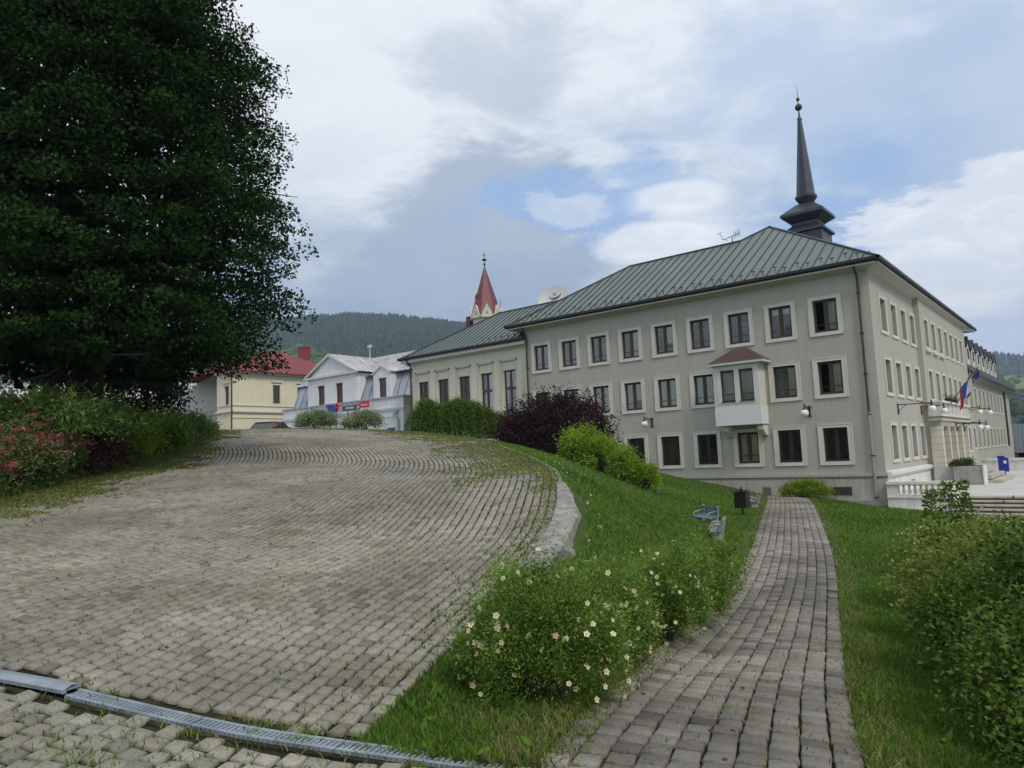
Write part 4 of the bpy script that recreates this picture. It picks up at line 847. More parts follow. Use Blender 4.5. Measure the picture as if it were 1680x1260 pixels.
m.mat('slate').box(-10.3,69.2,8.86,-9.9,101.8,9.04); m.build('mansard_roof',None,fw)
for i in range(7):
    y=70.6+i*3.05; m=MB().mat('trim').prism([(-8.75,y+.15,6.2),(-8.75,y+1.75,6.2),(-8.75,y+1.75,7.7),(-8.75,y+.95,8.45),(-8.75,y+.15,7.7)],(-1.5,0,0)).mat('slate').prism([(-8.65,y+.02,7.62),(-8.65,y+.95,8.52),(-8.65,y+1.88,7.62),(-8.65,y+1.88,7.74),(-8.65,y+.95,8.66),(-8.65,y+.02,7.74)],(-1.7,0,0)).mat('dark').box(-8.74,y+.6,6.7,-8.73,y+1.3,7.6)
    m.build('dormer',None,fw)
pipe_=MB().mat('pipe').tube([(-8.9,97.5,5.4),(-8.9,97.5,-1.0)],.10,8).build('downpipe',None,fw)
# metal clad shed at the right edge
sh=thing('metal_shed',(-6.5,117,-4),'grey sheet metal clad shed at the far right beyond the mansard wing','shed')
m=MB().mat('zinc').box(-10.6,114,-2.1,2,126,1.6); 
for i in range(30): m.box(-10.55+i*.42,113.95,-2.1,-10.5+i*.42,114.0,1.6)
m.build('cladding',None,sh); MB().mat('stain').box(-10.3,114.6,-4.6,-9.6,125,-2.1).mat('dark').box(-9.6,116,-4.6,1.6,116.2,-2.1).mat('conc2').box(-8.0,114.3,-4.6,-7.6,114.7,-2.1).build('undercroft',None,sh)
# ================================================================== white house
wh=thing('white_house',(-56,46,1.8),'white house with pediment gable, patchy tin roof and dark red windows','building')
m=MB().mat('white').box(-65.5,42,.5,-47.05,44,5.60).mat('zinc').box(-65.62,41.90,5.60,-46.95,44,5.74); m.mat('white').box(-65.6,41.88,4.62,-46.95,42,4.76).box(-65.56,41.92,4.48,-47,42,4.62).box(-65.52,41.96,3.9,-47,42,3.98).box(-47.05,42,4.62,-46.93,44.,4.76)
m.mat('grey').box(-47.04,42.02,4.8,-46.99,43.9,5.58); m.build('parapet_storey',None,wh)
m=MB().mat('whiter').box(-49.3,41.93,1.9,-48.0,41.999,3.1).mat('redwood').box(-49.2,41.90,1.95,-48.05,41.93,2.5).mat('signblue').box(-49.15,41.90,2.55,-48.1,41.93,2.95).build('shop_window',None,wh)
MB().mat('zinc').tube([(-48.0,41.85,4.45),(-48.0,41.7,4.1),(-47.6,41.85,3.6),(-47.6,41.85,1.6)],.08,8).box(-48.1,41.8,4.2,-47.7,42,4.5).build('rain_pipe',None,wh)
py=42.6; pw=MB().mat('white').wall((-62.0,py,5.6),(1,0,0),7.7,2.9,[(1.60,.22,2.78,2.15),(4.55,.22,5.67,2.15)],.2,(0,-1,0),'dark')
pw.mat('white').poly((-54.3,py,5.6),(-54.3,46,5.6),(-54.3,46,8.5),(-54.3,py,8.5)).poly((-62,py,8.5),(-54.3,py,8.5),(-58.3,py,10.6))
pw.mat('trim').box(-62.35,py-.22,8.46,-54.0,py,8.68); pw.prism([(-62.4,py-.25,8.68),(-62.4,py-.25,8.50),(-58.3,py-.25,10.50),(-58.3,py-.25,10.74)],(0,.25,0)).prism([(-53.95,py-.25,8.68),(-58.3,py-.25,10.74),(-58.3,py-.25,10.50),(-53.95,py-.25,8.50)],(0,.25,0))
pw.build('pediment_wall',None,wh)
for xc,ww in ((-59.81,1.18),(-56.89,1.12)): window(wh,(xc,py,5.82),0,w=ww,h=1.93,y=.2,surround=None,cur=('dim',None),wood='redwood')
r=MB()
roof_face(r,[(-53.9,py-.25,8.62),(-58.3,py-.25,10.76),(-58.3,49,10.76),(-53.9,49,8.62)],(-53.9,py,8.62),(-53.9,49,8.62),(-4.4,0,2.14),'tin','zinc',.7,.05)
r.mat('tin').poly((-62.5,py-.25,8.62),(-58.3,py-.25,10.76),(-58.3,49,10.76),(-62.5,49,8.62))
roof_face(r,[(-66,43.7,8.15),(-45.3,43.7,8.15),(-45.3,49.5,11.1),(-66,49.5,11.1)],(-66,43.7,8.15),(-45.3,43.7,8.15),(0,5.8,2.95),'tin','zinc',.7,.05)
r.mat('tin').poly((-66,49.5,11.1),(-45.3,49.5,11.1),(-45.3,55,8.2),(-66,55,8.2)); r.build('tin_roof',None,wh)
r=MB(); roof_face(r,[(-65.4,43.0,5.65),(-46.9,43.0,5.65),(-46.9,44.0,8.2),(-65.4,44.0,8.2)],(-65.4,43,5.65),(-46.9,43,5.65),(0,1,2.5),'zinc','roofseam',1.0,.04); r.mat('zinc').poly((-46.9,43,5.65),(-46.9,50,5.65),(-46.9,50,8.2),(-46.9,44,8.2)).poly((-65.4,43,5.65),(-65.4,44,8.2),(-65.4,50,8.2),(-65.4,50,5.65)); r.mat('gutter').box(-53.6,43.55,8.05,-45.6,43.7,8.2).build('mansard_slope',None,wh)
dm=MB().mat('white').wall((-52.1,42.9,5.6),(1,0,0),2.3,2.55,[(.72,.28,1.80,2.05)],.2,(0,-1,0),'dark',.4); dm.mat('white').poly((-49.8,42.9,5.6),(-49.8,45,5.6),(-49.8,45,8.15),(-49.8,42.9,8.15)).poly((-52.1,42.9,5.6),(-52.1,42.9,8.15),(-52.1,45,8.15),(-52.1,45,5.6)).poly((-52.1,42.9,8.15),(-49.8,42.9,8.15),(-50.95,42.9,8.72))
dm.mat('trim').prism([(-52.25,42.8,8.13),(-50.95,42.8,8.80),(-49.65,42.8,8.13),(-49.65,42.8,8.01),(-50.95,42.8,8.67),(-52.25,42.8,8.01)],(0,.1,0)).mat('tin').poly((-49.6,42.8,8.14),(-49.6,46,8.14),(-50.95,46,8.82),(-50.95,42.8,8.82)).poly((-52.3,42.8,8.14),(-50.95,42.8,8.82),(-50.95,46,8.82),(-52.3,46,8.14))
dm=dm.build('dormer',None,wh); ORG[dm.name]=ORG[wh.name]
MB().mat('redwood').box(-51.38,43.06,5.88,-51.28,43.12,7.65).box(-50.4,43.06,5.88,-50.3,43.12,7.65).box(-51.28,43.06,7.52,-50.4,43.12,7.65).box(-51.28,43.06,5.88,-50.4,43.12,5.98).box(-51.28,43.06,7.0,-50.4,43.12,7.1).mat('glass').box(-51.28,43.08,5.98,-50.4,43.085,7.52).mat('netdim').box(-51.3,43.2,5.9,-50.85,43.21,7.5).build('dormer_window',None,dm)
MB().mat('dish').box(-57.0,46.5,10,-56.94,46.56,11.9).box(-57.25,46.45,11.6,-57.05,46.6,11.8).box(-56.9,46.45,11.6,-56.7,46.6,11.8).build('small_aerial',None,wh)
# ================================================================== yellow house with red roof
q=84/58.; yx,yy=-54.19*q,30.09*q
yh=thing('yellow_house',(yx-6,yy+9,2.2),'pale yellow house with red sheet roof and red chimney behind the big tree','building')
wz=lambda z:z*q
YW=[((33.78)*q,(34.48)*q),((36.16)*q,36.87*q),(31.35*q,32.05*q)]
w=MB().mat('yellow').wall((yx,yy,1.2),(0,1,0),17,wz(7.75)-1.2,[(a-yy,wz(5.30)-1.2,b-yy,wz(6.84)-1.2) for a,b in YW[:2]],.2,(1,0,0),'dark')
w.wall((yx-3.5*1.0,yy,1.2),(1,0,0),3.5,wz(7.75)-1.2,[(1.75,wz(5.10)-1.2,2.75,wz(6.64)-1.2)],.2,(0,-1,0),'dark'); w.mat('yellow').poly((yx-3.5,yy,1.2),(yx-3.5,yy+3,1.2),(yx-3.5,yy+3,wz(7.75)),(yx-3.5,yy,wz(7.75)))
w.mat('trim').box(yx,yy,wz(5.0),yx+.10,yy+17,wz(5.07)).box(yx,yy,wz(4.46),yx+.22,yy+17,wz(4.60)).box(yx,yy,wz(4.0),yx+.08,yy+17,wz(4.05)).box(yx,yy,wz(7.45),yx+.12,yy+17,wz(7.5)).box(yx,yy,wz(7.66),yx+.45,yy+17,wz(7.82))
w.box(yx-3.5,yy-.22,wz(4.46),yx,yy,wz(4.60)).box(yx-3.5,yy-.1,wz(5.0),yx,yy,wz(5.07)).box(yx-3.7,yy-.4,wz(7.66),yx+.4,yy,wz(7.82)); w.build('wall',None,yh)
for a,b in YW[:2]: window(yh,(yx,(a+b)/2,wz(5.30)),math.pi/2,w=b-a,h=wz(1.54),y=.2,surround=None,hood=True,cur=('low',None))
window(yh,(yx-1.25,yy,wz(5.10)),0,w=1.0,h=wz(1.54),y=.2,surround=None,hood=True)
MB().mat('pipe').tube([(yx+.12,yy-.12,wz(7.7)),(yx+.12,yy-.12,1.5)],.09,8).build('downpipe',None,yh)
ez=wz(7.86); ex=yx+.6; ey=yy-.6; pk1=(yx-7.2,yy+10.,wz(10.8)-.2); yn=yy+19
r=MB(); roof_face(r,[(ex,ey,ez),(ex,yn,ez),(yx-7.2,yn-8,pk1[2]),pk1],(ex,ey,ez),(ex,yn,ez),(pk1[0]-ex,0,pk1[2]-ez),'redroof','redroof',.75,.06,wd=.05)
roof_face(r,[(ex-15,ey,ez),(ex,ey,ez),pk1],(ex-15,ey,ez),(ex,ey,ez),(0,pk1[1]-ey,pk1[2]-ez),'redroof','redroof',.75,.06,wd=.05); r.mat('redroof').poly((ex,yn,ez),(ex-15,yn,ez),(yx-7.2,yn-8,pk1[2])).poly((ex-15,yn,ez),(ex-15,ey,ez),pk1,(yx-7.2,yn-8,pk1[2])).box(ex-.02,ey,ez-.12,ex+.1,yn,ez+.02)
r.build('roof',None,yh); cc=atp=(-59.19*q,40.3*q)
MB().mat('redroof').box(cc[0]-.6,cc[1]-.6,ez+1.5,cc[0]+.6,cc[1]+.6,11.2*q).box(cc[0]-.68,cc[1]-.68,11.2*q,cc[0]+.68,cc[1]+.68,11.32*q).build('chimney',None,yh)
# long white building glimpsed under the big tree
lb=thing('white_building',(-105,44,1.5),'long white building with grey gateway glimpsed beneath the crown of the big tree','building')
q=1.45; w=MB().mat('whiter').prism([(-62.7*q,33.3*q,1),(-78*q,20.6*q,1),(-98*q,4*q,1),(-102*q,8*q,1),(-66*q,38*q,1)],(0,0,11.6)); w.build('wall',None,lb)
w=MB().mat('zinc').prism([(-62.4*q,33.1*q,12.6),(-78*q,20.2*q,12.6),(-98.3*q,3.6*q,12.6),(-102*q,8*q,12.6),(-66*q,38*q,12.6)],(0,0,.4)).build('cornice',None,lb)
def onl(t,o=0): A=Vector((-62.7*q,33.3*q,0)); B=Vector((-78*q,20.6*q,0)); n=Vector((B-A)).normalized(); return A+n*t+Vector((n.y,-n.x,0))*-o
for t,wd_ in ((4.2,2.4),(19,3.),(24,2.)):
    a,b=onl(t,.05),onl(t+wd_,.05); w=MB().mat('soffit').prism([(a.x,a.y,1),(b.x,b.y,1),(b.x,b.y,7.6),(a.x,a.y,7.6)],(.05,-.05,0)).build('doorway',None,lb)
# church
ch=thing('church_tower',(-84.2,95.4,0),'church tower with red pyramid spire, white gablets and a cross','church')
c=(-84.2,95.4); a8=math.pi/8
m=MB().mat('cream').lathe([(2.55,5),(2.55,25.3)],(c[0],c[1],0),8,a8); m.build('tower',None,ch)
m=MB().mat('spirered').lathe([(2.95,25.2),(2.95,25.3),(2.62,26.3),(.06,34.4)],(c[0],c[1],0),8,a8); m.build('spire',None,ch)
m=MB()
for i in range(8):
    a=i*math.pi/4; d=Vector((math.cos(a),math.sin(a),0)); t=Vector((-d.y,d.x,0)); b=Vector((c[0],c[1],0))+d*2.80
    z=Vector((0,0,1)); m.mat('cream').prism([b-t*1.05+z*24.6,b+t*1.05+z*24.6,b+t*1.0+z*25.0,b+z*26.9,b-t*1.0+z*25.0],d*-1.2)
    m.mat('trim').prism([b+d*.06-t*1.1+z*24.9,b+d*.06+z*27.05,b+d*.06+z*26.7,b+d*.06-t*.95+z*24.8],d*-.1).prism([b+d*.06+t*1.1+z*24.9,b+d*.06+z*27.05,b+d*.06+z*26.7,b+d*.06+t*.95+z*24.8],d*-.1); m.mat('stain').prism([b+d*.02-t*.22+z*25.2,b+d*.02+t*.22+z*25.2,b+d*.02+z*25.8],d*-.05)
m.build('gablets',None,ch)
m=MB().mat('iron').lathe([(.10,34.2),(.05,36.9)],(c[0],c[1],0),6).lathe([(.05,35.35),(.48,35.55),(.48,35.65),(.05,35.8)],(c[0],c[1],0),10).ball((c[0],c[1],34.75),.2,8,6); rr2=Vector((.77,.64,0)); p_=Vector((c[0],c[1],36.4)); m.bar(p_-rr2*.28,p_+rr2*.28,.08,.08); m.bar((c[0],c[1],36),(c[0],c[1],37.),.08,.08); m.build('cross',None,ch)
for s_ in (-1,1):
    for hh in (28.8,):
        b=Vector((c[0],c[1],hh))+Vector((.63*-1,-.77,0)).normalized()*1.6+Vector((.77,-.63,0))*s_*.95; MB().mat('spirered').lathe([(.22,-.3),(.22,.2),(.02,.65)],tuple(b),4,.4).build('spire_dormer',None,ch)
MB().mat('spirered').box(-87.9,94.0,23,-87.0,95.0,25.5).build('stair_roof',None,ch); MB().mat('iron').tube([(-83.9+1.6,97.2,24.),(-83.9+1.6,97.2,28.3)],.05,5).build('lightning_rod',None,ch)
# ------------------------------------------------------------------ leaves
def unit(v): return v/np.maximum(1e-9,np.linalg.norm(v,axis=1))[:,None]
def leaf_mesh(name,P,size,mtl,parent,tint,seed=0,aspect=.55,droop=.15,out=None,flat=.0):
    """P (n,3) leaf bases; each leaf a folded lozenge pointing outwards / any way"""
    g=np.random.default_rng(seed); n=len(P); a=g.normal(size=(n,3)); 
    if out is not None: a=a*.9+out*1.0
    a[:,2]-=droop; a[:,2]*=(1-flat); a=unit(a); r=g.normal(size=(n,3)); r[:,2]*=(1-flat) ; b=unit(np.cross(a,r)); c=np.cross(a,b); s=(size*(.65+.7*g.random(n)))[:,None]
    V=np.stack([P,P+a*s*.45+b*s*aspect*.5+c*s*.10,P+a*s,P+a*s*.45-b*s*aspect*.5+c*s*.10],1)
    F=4*np.arange(n)[:,None]+np.array([[0,1,2,3]]); return np_mesh(name,V.reshape(-1,3),F,mtl,parent,tint=np.repeat(np.clip(tint,0,1),4))
def bush(name,label,cat,x,y,rx,ry,h,n,size,mtl,seed,clumps=90,csz=.18,shoots=0,slen=.25,group=None,lift=.0,aspect=.55,droop=.1,shape=.5,stem='twig',zb=None,spread=.9,low=.0,tintv=.20,flat=.6,rot=0.):
    g=np.random.default_rng(seed); z0=G1(x,y) if zb is None else zb; t=thing(name,(x,y,z0),label,cat,group)
    d=unit(g.normal(size=(clumps,3))); d[:,2]=np.abs(d[:,2])*1.05-.05-low; d=unit(d); rad=(.50+.5*g.random(clumps)**.6)*(1+.10*np.sin(d[:,0]*5+seed)*np.cos(d[:,1]*4+seed*2)); hc=h*shape
    C=np.c_[d[:,0]*rx*rad,d[:,1]*ry*rad,lift+hc*.55+(d[:,2])*(h-hc*.55)*rad*.95]
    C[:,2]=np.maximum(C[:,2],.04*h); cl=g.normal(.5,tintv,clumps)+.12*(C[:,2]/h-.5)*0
    m=max(1,int(n/clumps)); k=np.repeat(np.arange(clumps),m); s=np.array([rx,ry,h*.8])*csz
    P=C[k]+g.normal(size=(len(k),3))*s*(.6+.8*g.random(clumps)[k])[:,None]; ti=cl[k]+g.normal(0,.13,len(k)); o=unit(P-np.array([0,0,h*.3]))
    if shoots:
        js=g.integers(0,clumps,shoots); base=C[js]; up=unit(unit(base-np.array([0,0,h*.2]))*spread+np.c_[np.zeros(shoots),np.zeros(shoots),np.ones(shoots)]+g.normal(0,.25,(shoots,3))); L_=slen*(.4+.9*g.random(shoots)); q=14
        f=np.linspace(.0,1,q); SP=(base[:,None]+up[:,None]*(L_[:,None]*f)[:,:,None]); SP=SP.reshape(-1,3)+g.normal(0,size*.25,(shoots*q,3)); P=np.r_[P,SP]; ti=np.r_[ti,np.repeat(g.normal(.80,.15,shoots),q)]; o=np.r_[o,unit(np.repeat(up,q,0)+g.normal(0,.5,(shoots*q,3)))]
    if rot: c_,s_=math.cos(rot),math.sin(rot); R2=np.array([[c_,-s_,0],[s_,c_,0],[0,0,1]]); P=P@R2.T; o=o@R2.T; C=C@R2.T
    P=P+np.array([x,y,z0]); gz=ground(P[:,0],P[:,1]); P[:,2]=np.maximum(P[:,2],gz+.02)
    leaf_mesh('foliage',P,np.full(len(P),size),mtl,t,ti,seed,aspect,droop,o)
    b=MB()
    for i in g.permutation(clumps)[:26]:
        e=Vector((x,y,z0))+Vector(C[i]); s0=Vector((x+g.normal()*rx*.12,y+g.normal()*ry*.12,z0-.05)); md=(s0+e)/2+Vector((0,0,h*.08)); b.tube([s0,md,e],[.012+.008*h,.009+.004*h,.004],5,False)
    b.build('stems',stem,t); return t,P,o
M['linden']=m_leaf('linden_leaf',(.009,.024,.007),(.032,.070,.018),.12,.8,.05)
M['linden2']=m_leaf('shade_shrub_leaf',(.010,.020,.008),(.028,.05,.018),.15)
M['poten']=m_leaf('potentilla_leaf',(.030,.078,.010),(.25,.38,.07),.35,.7,.12)
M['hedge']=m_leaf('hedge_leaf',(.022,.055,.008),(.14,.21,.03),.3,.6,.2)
M['hedge2']=m_leaf('hedge_leaf_yellowish',(.07,.12,.016),(.24,.30,.055),.35,.6,.2)  # paler, yellower leaf colour than the plain hedge leaf
M['lime']=m_leaf('lime_green_leaf',(.09,.18,.012),(.33,.46,.06),.35,.7,.1)
M['purple']=m_leaf('purple_leaf',(.015,.009,.010),(.055,.026,.028),.15,.7,.12)
M['weeping']=m_leaf('weeping_leaf',(.04,.085,.014),(.16,.25,.05),.35,.7,.1)
M['varieg']=m_leaf('variegated_leaf',(.06,.11,.04),(.36,.42,.22),.35)
M['juniper']=m_leaf('juniper_spray',(.05,.10,.025),(.18,.28,.07),.25,.7,.1)
M['spirea']=m_leaf('spirea_leaf',(.06,.10,.028),(.20,.23,.08),.3,.7,.1)
M['pinkfl']=m_leaf('spirea_blossom',(.26,.06,.075),(.55,.17,.19),.35,.7,.1)
M['yelgr']=m_leaf('yellow_green_leaf',(.08,.16,.012),(.28,.40,.04),.35,.7,.1)
M['planter']=m_leaf('planter_leaf',(.03,.06,.01),(.12,.17,.04),.3)
M['petal']=m_leaf('cream_petal',(.55,.52,.25),(.80,.76,.50),.3); M['peach']=m_leaf('peach_petal',(.6,.38,.25),(.8,.55,.4),.3)
M['fcent']=m_plain('flower_centre',(.45,.28,.03),.8,.1,9.); M['whitefl']=m_leaf('white_blossom',(.5,.5,.42),(.75,.75,.65),.3)
# ------------------------------------------------------------------ the big linden
def big_tree():
    x0,y0=-19.61,7.01; z0=G1(x0,y0); t=thing('linden_tree',(x0,y0,z0),'huge dark green linden tree standing over the shrub bed on the left','tree')
    g=np.random.default_rng(21); PR=np.array([(1.55,1.2),(2.0,3.2),(2.7,4.6),(3.4,5.0),(5.3,5.25),(8.0,5.15),(9.6,4.95),(10.8,4.65),(12.0,4.1),(13.5,3.05),(15,1.9),(16.4,.4)])
    nC=2600; zc=np.interp(g.random(nC)**.92,[0,1],[2.45,16.2]); a=g.random(nC)*2*np.pi; R=np.interp(zc,PR[:,0],PR[:,1])*(1+.04*np.sin(3*a+zc)+.045*np.sin(7*a-2.7*zc)+.03*np.sin(5.5*zc+a*2)); f=1-.42*g.random(nC)**1.5; rr=np.maximum(.2,R*f-.62)
    C=np.c_[np.cos(a)*rr,np.sin(a)*rr,zc]; m=int(128*TD); k=np.repeat(np.arange(nC),m); od=np.c_[np.cos(a),np.sin(a),np.zeros(nC)]; td=np.c_[-np.sin(a),np.cos(a),np.zeros(nC)]
    u=g.normal(size=(len(k),3)); u=np.sign(u)*np.minimum(np.abs(u),1.55); rad=u[:,0]*.42; P=C[k]+od[k]*rad[:,None]+td[k]*(u[:,1]*.27*np.clip(1-rad*.6,.3,1.4))[:,None]; P[:,2]+=u[:,2]*.10-.20*np.maximum(rad,-.2); 
    # hanging fringes low down
    ti=np.clip(g.normal(.42,.2,nC),0,1)[k]+g.normal(0,.14,len(k)); P=P+np.array([x0,y0,0]); ho=np.hypot(P[:,0]-x0,P[:,1]-y0); keep=P[:,2]>2.95-.09*ho+.20*np.sin(P[:,0]*2.3)+.12*np.sin(P[:,1]*5); P=P[keep]; ti=ti[keep]; k=k[keep]
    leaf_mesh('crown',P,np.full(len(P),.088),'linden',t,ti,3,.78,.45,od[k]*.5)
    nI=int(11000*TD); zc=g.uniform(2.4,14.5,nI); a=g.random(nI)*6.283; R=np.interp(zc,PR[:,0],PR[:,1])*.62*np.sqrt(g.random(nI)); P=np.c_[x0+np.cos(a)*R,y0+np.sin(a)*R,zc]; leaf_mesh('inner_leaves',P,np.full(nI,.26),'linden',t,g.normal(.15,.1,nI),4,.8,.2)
    b=MB().mat('bark'); s=random.Random(4)
    tr_=[(0,0,-.3,.62),(0,0,0.2,.44),(.03,.02,1.2,.36),(.05,0,3,.31),(0,.1,6,.25),(.1,.1,10,.16),(.05,0,14,.06)]
    b.tube([(x0+p[0],y0+p[1],z0+p[2]) for p in tr_],[p[3] for p in tr_],14); b.build('trunk',None,t)
    b=MB().mat('bark')
    for i in range(70):
        z=z0+s.uniform(1.0,13); a=s.uniform(0,6.283); R=float(np.interp(z,PR[:,0],PR[:,1]))*.85; zz=z+R*.30*s.uniform(.1,.9); r0=.04+.07*max(0,1-(z-z0)/13)
        p=[(x0,y0,z),(x0+math.cos(a)*R*.4,y0+math.sin(a)*R*.4,z+(zz-z)*.6),(x0+math.cos(a+.1)*R*.75,y0+math.sin(a+.1)*R*.75,zz),(x0+math.cos(a+.1)*R,y0+math.sin(a+.1)*R,zz-.15)]
        b.tube(p,[r0,r0*.7,r0*.4,.012],6,False)
        for j in range(4):
            f=s.uniform(.4,.95); q=Vector(p[1]).lerp(Vector(p[3]),f); e=q+Vector((s.uniform(-1,1),s.uniform(-1,1),s.uniform(-.3,.4))); b.tube([q,e],[r0*.3,.008],4,False)
    b.build('limbs',None,t)
big_tree()
def small_tree(name,label,x,y,h,cr,cz,n,size,mtl,seed,tr=.1,cat='tree',group=None):
    z0=G1(x,y); g=np.random.default_rng(seed); t=thing(name,(x,y,z0),label,cat,group); d=unit(g.normal(size=(160,3))); C=d*np.array([cr,cr,cz])*(.45+.55*g.random(160)**.5)[:,None]+np.array([x,y,z0+h-cz])
    k=np.repeat(np.arange(160),n//160); P=C[k]+g.normal(size=(len(k),3))*cr*.14; leaf_mesh('crown',P,np.full(len(P),size),mtl,t,g.normal(.45,.2,160)[k]+g.normal(0,.12,len(k)),seed,.7,.3)
    b=MB().mat('bark').tube([(x,y,z0-.2),(x+.05,y,z0+h*.4),(x,y,z0+h*.8)],[tr*1.3,tr,tr*.4],9); b.build('trunk',None,t); b=MB().mat('bark')
    for i in range(18): e=C[g.integers(0,160)]; b.tube([(x,y,z0+h*(.25+.4*g.random())),tuple(e)],[tr*.35,.01],5,False)
    b.build('limbs',None,t); return t
small_tree('shade_tree','slender broad-leaved tree half hidden behind the big linden trunk',-27.4,8.7,7.5,3.0,2.9,9000,.16,'linden2',31,.24)
small_tree('understorey_tree','small dark round tree beneath the linden crown, right of its trunk',-24.5,10.6,2.5,1.25,.95,6000,.11,'linden2',32,.08)
def hedge_label(i): return None
# shrub bed on the left
bush('juniper','wide feathery green juniper in the bed below the linden trunk','shrub',-19.1,5.6,2.4,1.9,1.18,15000,.13,'juniper',41,110,.15,160,.5,aspect=.28,droop=-.05,shape=.6)
bush('juniper','low dark juniper behind the pink spireas at the left edge','shrub',-17.4,4.0,1.8,1.4,.98,9000,.11,'juniper',42,80,.15,80,.4,aspect=.28,shape=.5)
def spirea(x,y,r,h,seed,label,nf=260):
    t,P,o=bush('spirea',label,'shrub',x,y,r,r,h,5200,.062,'spirea',seed,70,.17,60,.22,group='pink spirea bushes beside the drive',aspect=.42,shape=.35)
    g=np.random.default_rng(seed+500); z0=G1(x,y); hs=[];od=P-np.array([x,y,z0]); s=(od[:,2]>h*.35)&(np.hypot(od[:,0]/r,od[:,1]/r)>.35); C=P[s][g.permutation(s.sum())[:int(nf*.55)]]
    k=np.repeat(np.arange(len(C)),34); Q=C[k]+g.normal(size=(len(k),3))*np.array([.05,.05,.018])+np.array([0,0,.05]); leaf_mesh('blossom',Q,np.full(len(Q),.036),'pinkfl',t,g.normal(.4,.3,len(C))[k],seed,.8,-.5)
for i,(x,y,r,h,l) in enumerate([(-14.9,2.6,.85,1.15,'pink spirea bush at the very left edge, nearest the camera'),(-15.9,3.55,.85,1.2,'pink spirea bush second from the left edge of the bed'),(-16.75,4.75,.80,1.15,'pink spirea bush in the middle of the row beside the drive'),(-17.6,5.65,.62,.95,'small pink spirea bush next to the dark red one'),]): spirea(x,y,r,h,60+i,l)
t_,P_,o_=bush('spirea','dark reddish spirea bush at the right end of the pink row','shrub',-18.4,6.75,.75,.65,1.25,5200,.06,'purple',66,70,.17,40,.2,group='pink spirea bushes beside the drive',aspect=.42)
g=np.random.default_rng(9); Q=P_[g.permutation(len(P_))[:1500]]+g.normal(size=(1500,3))*.02; leaf_mesh('blossom',Q,np.full(1500,.035),'pinkfl',t_,g.normal(.6,.3,1500),9,.8,-.5)
bush('golden_shrub','bright yellow green shrub beside the dark red spirea','shrub',-20.1,8.0,1.0,.95,1.22,7500,.075,'yelgr',43,90,.16,50,.2)
bush('evergreen_shrub','mid green shrub right of the yellow green one','shrub',-22.0,9.7,1.15,1.0,1.25,7000,.085,'poten',44,90,.16,60,.3)
bush('evergreen_shrub','dark spiky shrub at the top end of the bed','shrub',-24.2,11.6,1.3,1.0,1.05,6500,.09,'juniper',45,80,.16,90,.35,aspect=.35)
bush('evergreen_shrub','low dark shrub tapering down beside the crest of the drive','shrub',-26.6,13.2,1.2,.8,.65,4000,.09,'juniper',46,60,.16,60,.25,aspect=.35)
spirea(-22.6,7.6,.8,1.75,71,'tall spirea with dull red blossom under the linden',200)
# rough leafy undergrowth along the edge of the bed
def undergrowth():
    g=np.random.default_rng(77); n=16000; i=g.integers(0,len(INN)-1,n); C=INN[i]; T=np.gradient(INN,axis=0)[i]; T/=np.hypot(*T.T)[:,None]; off=g.random(n)**1.2*1.5+.02; P=C+np.c_[-T[:,1],T[:,0]]*off[:,None]; k=(P[:,0]<-12)&(P[:,0]>-31); P=P[k]; off=off[k]
    z=ground(P[:,0],P[:,1])+g.random(len(P))**2*(.08+.16*np.clip(off,0,1))+.01; o=leaf_mesh('undergrowth',np.c_[P,z],np.full(len(P),.07),'spirea',None,.55+.3*vnoise(P[:,0],P[:,1],2.,3),5,.45,-.4); tag(o,'low weedy undergrowth along the foot of the shrub bed','undergrowth',kind='stuff')
    x,y=P[:,0],P[:,1]; s=g.random(len(x))<.3; o=blades('tall_weeds',x[s],y[s],ground(x[s],y[s]),.10+.25*g.random(s.sum())**2,np.full(s.sum(),.018),'grass',.8,8,.3+0*x[s]); tag(o,'tall arching weeds at the edge of the drive below the shrubs','weeds',kind='stuff')
undergrowth()
